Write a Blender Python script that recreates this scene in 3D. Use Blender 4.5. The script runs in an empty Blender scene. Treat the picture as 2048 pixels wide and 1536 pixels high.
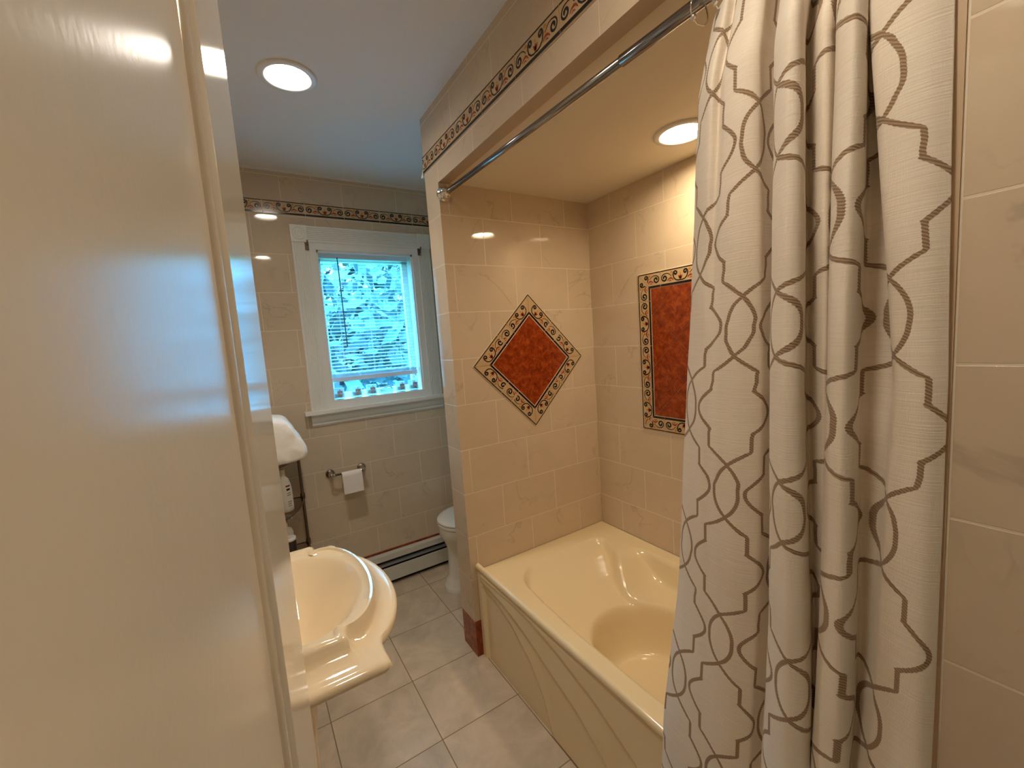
import bpy, bmesh, math, random
from mathutils import Vector, Matrix
random.seed(7)
PI = math.pi
S = bpy.context.scene
COL = S.collection

# ------------------------------------------------------------------ camera, world, exposure
F_PX = 841.37
RX, RY, RZ = -.1057, -.0698, .5598
CAM = Vector((-.7602, -1.6799, 1.4655))
def cam_axes():
    cy, sy = math.cos(RZ), math.sin(RZ)
    f = Vector((sy*math.cos(RX), cy*math.cos(RX), math.sin(RX)))
    r = Vector((cy, -sy, 0)); u = r.cross(f)
    c, s = math.cos(RY), math.sin(RY)
    return r*c + u*s, u*c - r*s, f
R_, U_, F_ = cam_axes()
cd = bpy.data.cameras.new('camera')
cam = bpy.data.objects.new('camera', cd); COL.objects.link(cam)
cd.sensor_fit = 'HORIZONTAL'; cd.sensor_width = 36.0
cd.lens = 36.0*F_PX/2048; cd.clip_start = .01; cd.clip_end = 200
m = Matrix((( R_.x, U_.x, -F_.x), (R_.y, U_.y, -F_.y), (R_.z, U_.z, -F_.z))).to_4x4()
m.translation = CAM
cam.matrix_world = m
S.camera = cam
W = bpy.data.worlds.new('sky'); S.world = W; W.use_nodes = True
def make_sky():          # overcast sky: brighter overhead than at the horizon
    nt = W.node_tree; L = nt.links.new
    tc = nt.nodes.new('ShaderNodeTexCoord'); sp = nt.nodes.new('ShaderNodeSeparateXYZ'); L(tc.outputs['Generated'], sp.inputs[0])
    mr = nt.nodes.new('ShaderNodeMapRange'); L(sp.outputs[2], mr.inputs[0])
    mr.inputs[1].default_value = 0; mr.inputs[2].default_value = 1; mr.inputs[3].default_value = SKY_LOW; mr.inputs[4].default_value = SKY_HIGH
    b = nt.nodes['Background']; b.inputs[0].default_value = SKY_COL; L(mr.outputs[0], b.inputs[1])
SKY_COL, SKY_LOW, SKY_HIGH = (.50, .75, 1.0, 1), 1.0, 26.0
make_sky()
LAMP_COL, LAMP_STR = (1.0, .87, .69), 70.0      # main ceiling
WIN_COL, WIN_STR, WIN_SPOT = (1.0, .91, .79), 30.0, 9.0   # main ceiling before the window: a narrower beam
BATH_COL, BATH_STR = (1.0, .80, .52), 62.0      # over the bath
S.view_settings.view_transform = 'Standard'; S.view_settings.look = 'None'
S.view_settings.gamma = 1; S.view_settings.use_curve_mapping = False
S.view_settings.exposure = 1.3
S.cycles.max_bounces = 10; S.cycles.diffuse_bounces = 6; S.cycles.glossy_bounces = 6
S.cycles.transparent_max_bounces = 16; S.cycles.sample_clamp_indirect = 6
S.cycles.use_denoising = True
S.cycles.caustics_reflective = False; S.cycles.caustics_refractive = False

# ------------------------------------------------------------------ room dimensions (metres)
H = 2.44          # ceiling
HA = 2.132        # ceiling over the bath
XR = .824         # right wall / long bath wall
YB = .922         # window wall
XL = -.99         # left wall
YF = -2.1         # door wall
TP = .137         # thickness of the tiled partition
YN = -1.518       # near end of the bath recess
ROW, ROW0, TW = .2033, .175, .313
ZB1, ZB2 = 2.213, 2.281

# ------------------------------------------------------------------ materials
def new_mat(name):
    mt = bpy.data.materials.new(name); mt.use_nodes = True
    nt = mt.node_tree
    return mt, nt, nt.nodes['Principled BSDF']
def nd(nt, t, **kw):
    n = nt.nodes.new(t)
    for k, v in kw.items(): setattr(n, k, v)
    return n
def math_n(nt, op, a, b=None, c=None, clamp=False):
    n = nt.nodes.new('ShaderNodeMath'); n.operation = op; n.use_clamp = clamp
    for i, v in enumerate((a, b, c)):
        if v is None: continue
        if isinstance(v, (int, float)): n.inputs[i].default_value = v
        else: nt.links.new(v, n.inputs[i])
    return n.outputs[0]
def mixc(nt, fac, a, b, blend='MIX'):
    n = nt.nodes.new('ShaderNodeMix'); n.data_type = 'RGBA'; n.blend_type = blend
    for idx, v in ((0, fac), (6, a), (7, b)):
        if isinstance(v, (int, float)): n.inputs[idx].default_value = v
        elif isinstance(v, tuple): n.inputs[idx].default_value = (*v[:3], 1)
        else: nt.links.new(v, n.inputs[idx])
    return n.outputs[2]
def srgb(r, g, b):
    def c(v):
        v /= 255.0
        return v/12.92 if v <= .04045 else ((v+.055)/1.055)**2.4
    return (c(r), c(g), c(b))
def simple(name, col, rough=.5, metal=0, bump=0, bscale=200, mottling=0, mscale=6, coat=0):
    mt, nt, b = new_mat(name)
    b.inputs['Base Color'].default_value = (*col, 1)
    b.inputs['Roughness'].default_value = rough; b.inputs['Metallic'].default_value = metal
    if coat: b.inputs['Coat Weight'].default_value = coat; b.inputs['Coat Roughness'].default_value = .04
    tc = nd(nt, 'ShaderNodeTexCoord')
    if mottling:
        n = nd(nt, 'ShaderNodeTexNoise'); n.inputs['Scale'].default_value = mscale; n.inputs['Detail'].default_value = 5
        nt.links.new(tc.outputs['Object'], n.inputs['Vector'])
        c = mixc(nt, n.outputs['Fac'], tuple(v*(1-mottling) for v in col), tuple(min(1, v*(1+mottling)) for v in col))
        nt.links.new(c, b.inputs['Base Color'])
    if bump:
        n = nd(nt, 'ShaderNodeTexNoise'); n.inputs['Scale'].default_value = bscale; n.inputs['Detail'].default_value = 2
        nt.links.new(tc.outputs['Object'], n.inputs['Vector'])
        bp = nd(nt, 'ShaderNodeBump'); bp.inputs['Strength'].default_value = bump; bp.inputs['Distance'].default_value = .002
        nt.links.new(n.outputs['Fac'], bp.inputs['Height']); nt.links.new(bp.outputs[0], b.inputs['Normal'])
    return mt
TILE_C = srgb(206, 188, 164)
def tile_mat(name, u0, v0=ROW0, w=TW, h=ROW, base=TILE_C, offset=.5, mortar=.0021, grout=srgb(222, 208, 186), rough=.035, vein=1.3, mott=.10):
    mt, nt, b = new_mat(name); L = nt.links.new
    uv = nd(nt, 'ShaderNodeUVMap')
    mp = nd(nt, 'ShaderNodeMapping'); mp.inputs['Location'].default_value = (-u0, -v0, 0)
    L(uv.outputs[0], mp.inputs[0])
    br = nd(nt, 'ShaderNodeTexBrick'); br.offset = offset; br.offset_frequency = 2; br.squash = 1
    L(mp.outputs[0], br.inputs['Vector'])
    for k, v in (('Scale', 1), ('Mortar Size', mortar), ('Mortar Smooth', .25), ('Bias', 0), ('Brick Width', w), ('Row Height', h)):
        br.inputs[k].default_value = v
    br.inputs['Color1'].default_value = (0, 0, 0, 1); br.inputs['Color2'].default_value = (1, 1, 1, 1)
    br.inputs['Mortar'].default_value = (.5, .5, .5, 1)
    rnd = br.outputs['Color']; fac = br.outputs['Fac']
    wv = math_n(nt, 'MULTIPLY', rnd, 37.0)
    n1 = nd(nt, 'ShaderNodeTexNoise', noise_dimensions='4D')
    for k, v in (('Scale', 5.0), ('Detail', 6), ('Roughness', .62), ('Distortion', 1.1)): n1.inputs[k].default_value = v
    L(mp.outputs[0], n1.inputs['Vector']); L(wv, n1.inputs['W'])
    n2 = nd(nt, 'ShaderNodeTexNoise', noise_dimensions='4D')
    for k, v in (('Scale', 3.8), ('Detail', 5), ('Distortion', .8)): n2.inputs[k].default_value = v
    L(mp.outputs[0], n2.inputs['Vector']); L(wv, n2.inputs['W'])
    n3 = nd(nt, 'ShaderNodeTexNoise', noise_dimensions='4D')
    for k, v in (('Scale', 6.0), ('Detail', 3)): n3.inputs[k].default_value = v
    L(mp.outputs[0], n3.inputs['Vector']); L(math_n(nt, 'ADD', wv, 5.0), n3.inputs['W'])
    ridge = math_n(nt, 'ABSOLUTE', math_n(nt, 'SUBTRACT', n2.outputs['Fac'], .5))
    line = math_n(nt, 'SUBTRACT', 1.0, math_n(nt, 'MULTIPLY', ridge, 70.0), clamp=True)
    mask = math_n(nt, 'MULTIPLY', math_n(nt, 'SUBTRACT', n3.outputs['Fac'], .455), 6.0, clamp=True)
    veinf = math_n(nt, 'MULTIPLY', math_n(nt, 'MULTIPLY', line, mask), .27*vein)
    c = mixc(nt, n1.outputs['Fac'], tuple(v*(1-mott) for v in base), tuple(min(1, v*(1+mott)) for v in base))
    c = mixc(nt, math_n(nt, 'MULTIPLY', rnd, .10), c, tuple(v*.75 for v in base))
    c = mixc(nt, veinf, c, tuple(v*.45 for v in base))
    c = mixc(nt, fac, c, grout)
    L(c, b.inputs['Base Color'])
    L(math_n(nt, 'ADD', rough, math_n(nt, 'MULTIPLY', fac, .35)), b.inputs['Roughness'])
    bp = nd(nt, 'ShaderNodeBump'); bp.inputs['Strength'].default_value = .55; bp.inputs['Distance'].default_value = .0012
    hgt = math_n(nt, 'SUBTRACT', 1.0, fac)
    L(hgt, bp.inputs['Height']); L(bp.outputs[0], b.inputs['Normal'])
    return mt
def terracotta(name, dark=1.0):
    mt, nt, b = new_mat(name); L = nt.links.new
    tc = nd(nt, 'ShaderNodeTexCoord')
    n = nd(nt, 'ShaderNodeTexNoise')
    for k, v in (('Scale', 34.0), ('Detail', 8), ('Roughness', .72), ('Distortion', .5)): n.inputs[k].default_value = v
    L(tc.outputs['Object'], n.inputs['Vector'])
    cr = nd(nt, 'ShaderNodeValToRGB')
    e = cr.color_ramp.elements
    e[0].position = .30; e[0].color = (*[v*dark for v in srgb(92, 30, 8)], 1)
    e[1].position = .72; e[1].color = (*[v*dark for v in srgb(180, 90, 40)], 1)
    k = e.new(.5); k.color = (*[v*dark for v in srgb(140, 56, 18)], 1)
    L(n.outputs['Fac'], cr.inputs[0]); L(cr.outputs[0], b.inputs['Base Color'])
    b.inputs['Roughness'].default_value = .22
    return mt
M = {}
M['tile_end'] = tile_mat('wall_tile_bath_end', .355)
M['tile_long'] = tile_mat('wall_tile_bath_long', -.158)
M['tile_window'] = tile_mat('wall_tile_window_side', -.03)
M['tile_post'] = tile_mat('wall_tile_partition_edge', -.0055, grout=srgb(213, 196, 172))
M['tile_near'] = tile_mat('wall_tile_near', -1.529+TW, offset=0)
M['floor'] = tile_mat('floor_tile', -.301, .049, .336, .336, base=srgb(204, 186, 162), offset=0, mortar=.0022, grout=srgb(140, 120, 98), rough=.34, vein=.35, mott=.55)
M['tile_edge'] = simple('tile_edge_strip', srgb(194, 170, 142), .35, mottling=.08)
M['grout'] = simple('grout', srgb(222, 208, 186), .7)
M['ceiling'] = simple('ceiling_paint', srgb(224, 223, 220), .75, bump=.1, bscale=300)
M['alcove_ceiling'] = simple('bath_ceiling_paint', srgb(226, 216, 198), .6)
M['white_trim'] = simple('white_trim_paint', srgb(226, 226, 222), .35)
M['door_paint'] = simple('door_paint', srgb(222, 214, 200), .13, bump=.012, bscale=330)
M['door_panel_paint'] = simple('door_panel_paint', srgb(222, 214, 200), .21, bump=.02, bscale=330)
M['porcelain'] = simple('biscuit_porcelain', srgb(238, 220, 188), .06, coat=.5)
M['acrylic'] = simple('bone_acrylic', srgb(230, 212, 172), .13, coat=.3)
M['white_ceramic'] = simple('white_ceramic', srgb(224, 222, 214), .08, coat=.4)
M['chrome'] = simple('chrome', (.80, .78, .74), .07, 1)
M['rod_metal'] = simple('rod_metal', (.29, .29, .30), .18, 1)
M['nickel'] = simple('nickel', (.50, .46, .41), .16, 1)
M['pewter'] = simple('pewter', (.46, .43, .48), .35)
M['bronze'] = simple('dark_bronze', (.20, .155, .12), .28, 1)
M['navy'] = simple('navy_glaze', srgb(22, 22, 30), .15)
M['cream_glaze'] = simple('cream_glaze', srgb(196, 168, 130), .13, mottling=.10, mscale=40)
M['red_glaze'] = simple('red_glaze', srgb(150, 60, 28), .15)
M['ochre_glaze'] = simple('ochre_glaze', srgb(190, 130, 50), .15)
M['terracotta'] = terracotta('terracotta_tile')
M['terracotta_grout'] = simple('terracotta_grout', srgb(196, 120, 84), .6)
M['heater'] = simple('heater_enamel', srgb(206, 206, 196), .4)
M['black'] = simple('slot_shade_black', (.008, .008, .008), .6)
M['heater_fin'] = simple('damper_metal', (.35, .36, .38), .35, .6)
M['paper'] = simple('tissue_paper', srgb(236, 230, 222), .9, bump=.25, bscale=500)
M['towel'] = simple('terry_cloth', srgb(250, 247, 244), .95, bump=1.0, bscale=420)
M['plastic_white'] = simple('white_plastic', srgb(228, 226, 220), .3)
M['blind'] = simple('blind_vinyl', srgb(226, 230, 234), .45)
M['wand'] = simple('wand_plastic', (.10, .16, .17), .3)
M['label_ink'] = simple('label_ink', srgb(40, 36, 40), .6)
M['label_red'] = simple('label_red_ink', srgb(120, 50, 40), .6)
M['label_grey'] = simple('label_grey_ink', srgb(150, 146, 142), .6)
M['dark_glass'] = simple('dark_jar_glass', (.03, .025, .02), .1)
M['bark'] = simple('bark', (.10, .08, .06), .9)
M['hall'] = simple('hall_paint', srgb(200, 184, 160), .7)
M['leaf'] = simple('leaves', (.030, .066, .068), .6, mottling=.5, mscale=3)
M['leaf_dark'] = simple('dark_leaves', (.016, .035, .040), .6, mottling=.5, mscale=3)
M['lawn'] = simple('lawn', (.10, .25, .12), .9, mottling=.4, mscale=1)
M['outside'] = simple('outside_wall_paint', srgb(190, 195, 195), .8)
def emit(name, col, st):
    mt, nt, b = new_mat(name)
    b.inputs['Base Color'].default_value = (.8, .8, .8, 1)
    b.inputs['Emission Color'].default_value = (*col, 1); b.inputs['Emission Strength'].default_value = st
    return mt
M['lamp'] = emit('lamp_lens', LAMP_COL, LAMP_STR)
M['window_lamp'] = emit('window_lamp_lens', WIN_COL, WIN_STR)
M['bath_lamp'] = emit('bath_lamp_lens', BATH_COL, BATH_STR)
def glass_mat(name, tint=(1, 1, 1), refl=.08, rough=0.0, body=0.0, bodycol=(.8, .9, .9)):
    mt = bpy.data.materials.new(name); mt.use_nodes = True; nt = mt.node_tree; nt.nodes.clear()
    o = nd(nt, 'ShaderNodeOutputMaterial'); t = nd(nt, 'ShaderNodeBsdfTransparent'); t.inputs[0].default_value = (*tint, 1)
    g = nd(nt, 'ShaderNodeBsdfGlossy'); g.inputs['Roughness'].default_value = rough
    mx = nd(nt, 'ShaderNodeMixShader'); mx.inputs[0].default_value = refl
    nt.links.new(t.outputs[0], mx.inputs[1]); nt.links.new(g.outputs[0], mx.inputs[2])
    out = mx.outputs[0]
    if body:
        d = nd(nt, 'ShaderNodeBsdfDiffuse'); d.inputs[0].default_value = (*bodycol, 1)
        tl = nd(nt, 'ShaderNodeBsdfTranslucent'); tl.inputs[0].default_value = (*bodycol, 1)
        a = nd(nt, 'ShaderNodeMixShader'); a.inputs[0].default_value = .5
        nt.links.new(d.outputs[0], a.inputs[1]); nt.links.new(tl.outputs[0], a.inputs[2])
        m2 = nd(nt, 'ShaderNodeMixShader'); m2.inputs[0].default_value = body
        nt.links.new(out, m2.inputs[1]); nt.links.new(a.outputs[0], m2.inputs[2]); out = m2.outputs[0]
    nt.links.new(out, o.inputs[0])
    return mt
M['pane'] = glass_mat('window_pane_glass', (.46, .84, 1.0))
M['cup_glass'] = glass_mat('frosted_cup_glass', (.80, .90, .92), .10, .1, .30)
M['shelf_glass'] = glass_mat('smoky_shelf_glass', (.78, .75, .70), .10, .05)
# blind slats: thin vinyl lets some daylight through
def slat_mat():
    mt, nt, b = new_mat('blind_slat_vinyl'); L = nt.links.new
    b.inputs['Base Color'].default_value = (*srgb(228, 234, 236), 1); b.inputs['Roughness'].default_value = .4
    tl = nd(nt, 'ShaderNodeBsdfTranslucent'); tl.inputs[0].default_value = (*srgb(215, 228, 232), 1)
    mx = nd(nt, 'ShaderNodeMixShader'); mx.inputs[0].default_value = .35
    o = nt.nodes['Material Output']
    L(b.outputs[0], mx.inputs[1]); L(tl.outputs[0], mx.inputs[2]); L(mx.outputs[0], o.inputs[0])
    return mt
M['slat'] = slat_mat()
# curtain: slubbed cream linen with an embroidered brown trellis
PER, CW = .312, .107
def curtain_mat():
    mt, nt, b = new_mat('trellis_linen'); L = nt.links.new
    uv = nd(nt, 'ShaderNodeUVMap'); sp = nd(nt, 'ShaderNodeSeparateXYZ'); L(uv.outputs[0], sp.inputs[0])
    u, v = sp.outputs[0], sp.outputs[1]
    prof = [(0, .0235), (.10, .0225), (.22, .0150), (.34, 0), (.43, .018), (.53, .041), (.745, .0412), (.755, .0420), (.83, .0555), (.90, .0655), (.96, .0710), (1, .072)]
    def curve(x):
        fc = nd(nt, 'ShaderNodeFloatCurve'); cm = fc.mapping; c = cm.curves[0]
        c.points[0].location = (0, prof[0][1]*10); c.points[1].location = (1, prof[-1][1]*10)
        for p in prof[1:-1]: c.points.new(p[0], p[1]*10)
        for i, p in enumerate(c.points):
            p.handle_type = 'VECTOR' if .3 < p.location[0] < .78 else 'AUTO'
        cm.use_clip = False; cm.update()
        L(x, fc.inputs['Value'])
        return math_n(nt, 'MULTIPLY', fc.outputs[0], .1)
    def strand(off_u, off_v):
        x = math_n(nt, 'ADD', u, off_u + 50*CW)
        # distance to the nearest column of this family (columns every 2*CW)
        x = math_n(nt, 'MODULO', x, 2*CW)
        x = math_n(nt, 'ABSOLUTE', math_n(nt, 'SUBTRACT', x, CW))
        t = math_n(nt, 'PINGPONG', math_n(nt, 'ADD', v, off_v + 10*PER), PER/2)
        t = math_n(nt, 'DIVIDE', t, PER/2)
        g = curve(t); g2 = curve(math_n(nt, 'MINIMUM', math_n(nt, 'ADD', t, .02), 1.0))
        sl = math_n(nt, 'DIVIDE', math_n(nt, 'SUBTRACT', g2, g), .02*PER/2)
        nrm = math_n(nt, 'SQRT', math_n(nt, 'ADD', math_n(nt, 'MULTIPLY', sl, sl), 1.0))
        d = math_n(nt, 'ABSOLUTE', math_n(nt, 'SUBTRACT', x, g))
        return math_n(nt, 'DIVIDE', d, nrm)
    odd = math_n(nt, 'ADD', strand(0, -.836+PER/2), math_n(nt, 'GREATER_THAN', u, 4*CW+.028))   # the pattern stops short of the hem
    d = math_n(nt, 'MINIMUM', strand(CW, -.836), odd)
    zig = math_n(nt, 'MULTIPLY', math_n(nt, 'SINE', math_n(nt, 'MULTIPLY', v, 2*PI/.0045)), .0003)
    d = math_n(nt, 'ADD', d, zig)
    line = math_n(nt, 'MULTIPLY', math_n(nt, 'SUBTRACT', .0036, d), 1600.0, clamp=True)
    # weave
    mp = nd(nt, 'ShaderNodeMapping'); mp.inputs['Scale'].default_value = (14, 430, 1); L(uv.outputs[0], mp.inputs[0])
    n = nd(nt, 'ShaderNodeTexNoise'); n.inputs['Scale'].default_value = 1; n.inputs['Detail'].default_value = 3; L(mp.outputs[0], n.inputs['Vector'])
    mp2 = nd(nt, 'ShaderNodeMapping'); mp2.inputs['Scale'].default_value = (700, 60, 1); L(uv.outputs[0], mp2.inputs[0])
    n2 = nd(nt, 'ShaderNodeTexNoise'); n2.inputs['Scale'].default_value = 1; L(mp2.outputs[0], n2.inputs['Vector'])
    c = mixc(nt, n.outputs['Fac'], srgb(232, 220, 203), srgb(250, 242, 230))
    stitch = math_n(nt, 'MULTIPLY', math_n(nt, 'ADD', math_n(nt, 'SINE', math_n(nt, 'MULTIPLY', math_n(nt, 'ADD', v, math_n(nt, 'MULTIPLY', u, .6)), 2*PI/.0045)), 1.0), .5)
    lc = mixc(nt, stitch, srgb(142, 116, 92), srgb(182, 156, 128))
    c = mixc(nt, line, c, lc)
    L(c, b.inputs['Base Color']); b.inputs['Roughness'].default_value = .92
    b.inputs['Sheen Weight'].default_value = .15
    hh = math_n(nt, 'ADD', math_n(nt, 'ADD', n.outputs['Fac'], math_n(nt, 'MULTIPLY', n2.outputs['Fac'], .6)), math_n(nt, 'MULTIPLY', line, math_n(nt, 'ADD', .5, math_n(nt, 'MULTIPLY', stitch, .6))))
    bp = nd(nt, 'ShaderNodeBump'); bp.inputs['Strength'].default_value = .5; bp.inputs['Distance'].default_value = .001
    L(hh, bp.inputs['Height']); L(bp.outputs[0], b.inputs['Normal'])
    tl = nd(nt, 'ShaderNodeBsdfTranslucent'); L(c, tl.inputs[0])
    mx = nd(nt, 'ShaderNodeMixShader'); mx.inputs[0].default_value = .14
    o = nt.nodes['Material Output']
    L(b.outputs[0], mx.inputs[1]); L(tl.outputs[0], mx.inputs[2]); L(mx.outputs[0], o.inputs[0])
    return mt
M['curtain'] = curtain_mat()

# ------------------------------------------------------------------ mesh building
class MB:
    def __init__(s): s.v = []; s.f = []; s.mi = []; s.uv = []; s.mats = []
    def mat(s, m):
        if m not in s.mats: s.mats.append(m)
        return s.mats.index(m)
    def add(s, vs, fs, m='porcelain', uvs=None):
        o = len(s.v); s.v += [tuple(p) for p in vs]; k = s.mat(m)
        for i, f in enumerate(fs):
            s.f.append([o+j for j in f]); s.mi.append(k); s.uv.append(uvs[i] if uvs else None)
        return s
    def box(s, a, b, m, faces='xXyYzZ', fm=None):
        x0, y0, z0 = a; x1, y1, z1 = b
        Q = {'x': [(x0, y1, z0), (x0, y0, z0), (x0, y0, z1), (x0, y1, z1)], 'X': [(x1, y0, z0), (x1, y1, z0), (x1, y1, z1), (x1, y0, z1)],
             'y': [(x0, y0, z0), (x1, y0, z0), (x1, y0, z1), (x0, y0, z1)], 'Y': [(x1, y1, z0), (x0, y1, z0), (x0, y1, z1), (x1, y1, z1)],
             'z': [(x0, y1, z0), (x1, y1, z0), (x1, y0, z0), (x0, y0, z0)], 'Z': [(x0, y0, z1), (x1, y0, z1), (x1, y1, z1), (x0, y1, z1)]}
        for k in faces:
            s.quad(Q[k], (fm or {}).get(k, m))
        return s
    def quad(s, p, m):
        n = (Vector(p[1])-Vector(p[0])).cross(Vector(p[2])-Vector(p[0]))
        ax = max(range(3), key=lambda i: abs(n[i]))
        uv = [((q[1], q[2]), (q[0], q[2]), (q[0], q[1]))[ax] for q in p]
        return s.add(p, [list(range(len(p)))], m, [uv])
    def rings(s, rings, m, cap0=True, cap1=True, closed=True):
        n = len(rings[0]); vs = [p for r in rings for p in r]; fs = []
        for i in range(len(rings)-1):
            for j in range(n if closed else n-1):
                k = (j+1) % n
                fs.append([i*n+j, i*n+k, (i+1)*n+k, (i+1)*n+j])
        if cap0: fs.append(list(range(n))[::-1])
        if cap1: fs.append([(len(rings)-1)*n+j for j in range(n)])
        return s.add(vs, fs, m)
    def lathe(s, prof, m, o=(0, 0, 0), axis=(0, 0, 1), n=32, cap0=True, cap1=True):
        q = Vector((0, 0, 1)).rotation_difference(Vector(axis)); o = Vector(o)
        rs = [[o + q @ Vector((r*math.cos(2*PI*j/n), r*math.sin(2*PI*j/n), z)) for j in range(n)] for r, z in prof]
        return s.rings(rs, m, cap0, cap1)
    def tube(s, pts, r, m, n=10, closed=False):
        pts = [Vector(p) for p in pts]; N = len(pts); rs = []
        rr = r if isinstance(r, (list, tuple)) else [r]*N
        up = None
        for i, p in enumerate(pts):
            a = pts[(i-1) % N] if closed or i > 0 else p; b = pts[(i+1) % N] if closed or i < N-1 else p
            t = (b-a).normalized()
            if up is None:
                up = Vector((0, 0, 1)) if abs(t.z) < .9 else Vector((1, 0, 0))
            x = t.cross(up).normalized(); y = x.cross(t).normalized(); up = y
            rs.append([p + (x*math.cos(2*PI*j/n) + y*math.sin(2*PI*j/n))*rr[i] for j in range(n)])
        if closed: rs.append(rs[0])
        return s.rings(rs, m, not closed, not closed)
    def grid(s, fn, nu, nv, m, uvf=None):
        vs = [fn(i/nu, j/nv) for j in range(nv+1) for i in range(nu+1)]; fs = []; uvs = []
        for j in range(nv):
            for i in range(nu):
                f = [j*(nu+1)+i, j*(nu+1)+i+1, (j+1)*(nu+1)+i+1, (j+1)*(nu+1)+i]; fs.append(f)
                if uvf: uvs.append([uvf((k % (nu+1))/nu, (k//(nu+1))/nv) for k in f])
        return s.add(vs, fs, m, uvs if uvf else None)
    def sphere(s, c, r, m, n=12):
        rx, ry, rz = r if isinstance(r, tuple) else (r, r, r)
        prof = [[(c[0]+rx*math.sin(a)*math.cos(2*PI*j/n), c[1]+ry*math.sin(a)*math.sin(2*PI*j/n), c[2]-rz*math.cos(a)) for j in range(n)]
                for a in [PI*max(.02, min(.98, i/(n//2+1))) for i in range(n//2+2)]]
        return s.rings(prof, m)
    def build(s, name, parent=None, smooth=False, bevel=0, bseg=2, recalc=False, subsurf=0, auto=None, origin=None, merge=False):
        me = bpy.data.meshes.new(name)
        o3 = Vector(origin) if origin is not None else Vector((0, 0, 0))
        me.from_pydata([tuple(Vector(p)-o3) for p in s.v], [], s.f)
        for k in s.mats: me.materials.append(M[k])
        for p, k in zip(me.polygons, s.mi): p.material_index = k; p.use_smooth = smooth
        if any(u for u in s.uv):
            l = me.uv_layers.new(name='UVMap')
            for p, u in zip(me.polygons, s.uv):
                if u:
                    for li, q in zip(p.loop_indices, u): l.data[li].uv = q
        if recalc or merge:
            b = bmesh.new(); b.from_mesh(me)
            if merge: bmesh.ops.remove_doubles(b, verts=b.verts, dist=1e-5)
            bmesh.ops.recalc_face_normals(b, faces=b.faces); b.to_mesh(me); b.free()
        if auto is not None:
            for p in me.polygons: p.use_smooth = True
            b = bmesh.new(); b.from_mesh(me)
            for e in b.edges:
                if len(e.link_faces) == 2 and e.calc_face_angle(0) > math.radians(auto): e.smooth = False
            b.to_mesh(me); b.free()
        ob = bpy.data.objects.new(name, me); COL.objects.link(ob)
        if origin is not None: ob.location = o3
        if parent: 
            ob.parent = parent
            if origin is None: ob.matrix_parent_inverse = parent.matrix_basis.inverted()
        if bevel:
            md = ob.modifiers.new('bevel', 'BEVEL'); md.width = bevel; md.segments = bseg; md.limit_method = 'ANGLE'; md.angle_limit = .6
            md.harden_normals = False
        if subsurf:
            md = ob.modifiers.new('sub', 'SUBSURF'); md.levels = subsurf; md.render_levels = subsurf
        return ob
def struct(o): o['kind'] = 'structure'; return o
def tag(o, label, cat, group=None):
    o['label'] = label; o['category'] = cat
    if group: o['group'] = group
    return o
def thing(name, label, cat, loc=(0, 0, 0), group=None, rz=0):
    o = bpy.data.objects.new(name, None); COL.objects.link(o); o.location = loc; o.rotation_euler.z = rz
    o.empty_display_size = .05
    o.matrix_basis  # noqa
    return tag(o, label, cat, group)
def dup(root, loc=None, label=None, group=None, rz=None):
    r = root.copy(); COL.objects.link(r)
    if loc is not None: r.location = loc
    if rz is not None: r.rotation_euler.z = rz
    if label: r['label'] = label
    if group: r['group'] = group
    for ch in list(root.children):
        c = ch.copy(); COL.objects.link(c); c.parent = r; c.matrix_parent_inverse = ch.matrix_parent_inverse.copy()
        for g in list(ch.children):
            d = g.copy(); COL.objects.link(d); d.parent = c; d.matrix_parent_inverse = g.matrix_parent_inverse.copy()
    return r
def holed(mb, x0, x1, y0, y1, z, holes, m, down=True):
    """horizontal plate at z with round holes, built in strips along y (one hole per strip)"""
    hs = sorted(holes, key=lambda h: h[1]); ys = [y0]
    for a, b in zip(hs, hs[1:]): ys.append((a[1]+b[1])/2)
    ys.append(y1); n = 48
    for h, ya, yb in zip(hs, ys, ys[1:]):
        cx, cy, r = h
        inn = [(cx+r*math.cos(2*PI*i/n), cy+r*math.sin(2*PI*i/n)) for i in range(n)]
        out = []
        for i in range(n):
            dx, dy = math.cos(2*PI*i/n), math.sin(2*PI*i/n)
            t = min([(x1-cx)/dx if dx > 1e-9 else 1e9, (x0-cx)/dx if dx < -1e-9 else 1e9, (yb-cy)/dy if dy > 1e-9 else 1e9, (ya-cy)/dy if dy < -1e-9 else 1e9])
            out.append((cx+dx*t, cy+dy*t))
        vs = [(p[0], p[1], z) for p in inn+out]; fs = []
        for i in range(n):
            k = (i+1) % n
            fs.append([i, n+i, n+k, k])
        # corners
        for px, py in ((x0, ya), (x1, ya), (x1, yb), (x0, yb)):
            a = math.atan2(py-cy, px-cx) % (2*PI); i = int(a/(2*PI/n)); k = (i+1) % n
            vs.append((px, py, z)); fs.append([n+i, len(vs)-1, n+k])
        mb.add(vs, fs, m)

# ------------------------------------------------------------------ the room shell
LIGHTS = [(-.518, .050, H), (-.495, -1.376, H), (.606, -.722, HA)]
LR = .070
mb = MB(); mb.box((XL-.1, YF-1.4, -.05), (XR+.1, YB+.14, 0), 'floor'); struct(mb.build('floor'))
mb = MB(); holed(mb, XL-.1, XR+.1, YF-.12, YB+.14, H, [(*LIGHTS[0][:2], LR), (*LIGHTS[1][:2], LR)], 'ceiling')
holed(mb, XL-.1, XR+.1, YF-.12, YB+.14, H+.16, [(*LIGHTS[0][:2], .001), (*LIGHTS[1][:2], .001)], 'ceiling')
struct(mb.build('ceiling'))
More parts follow.
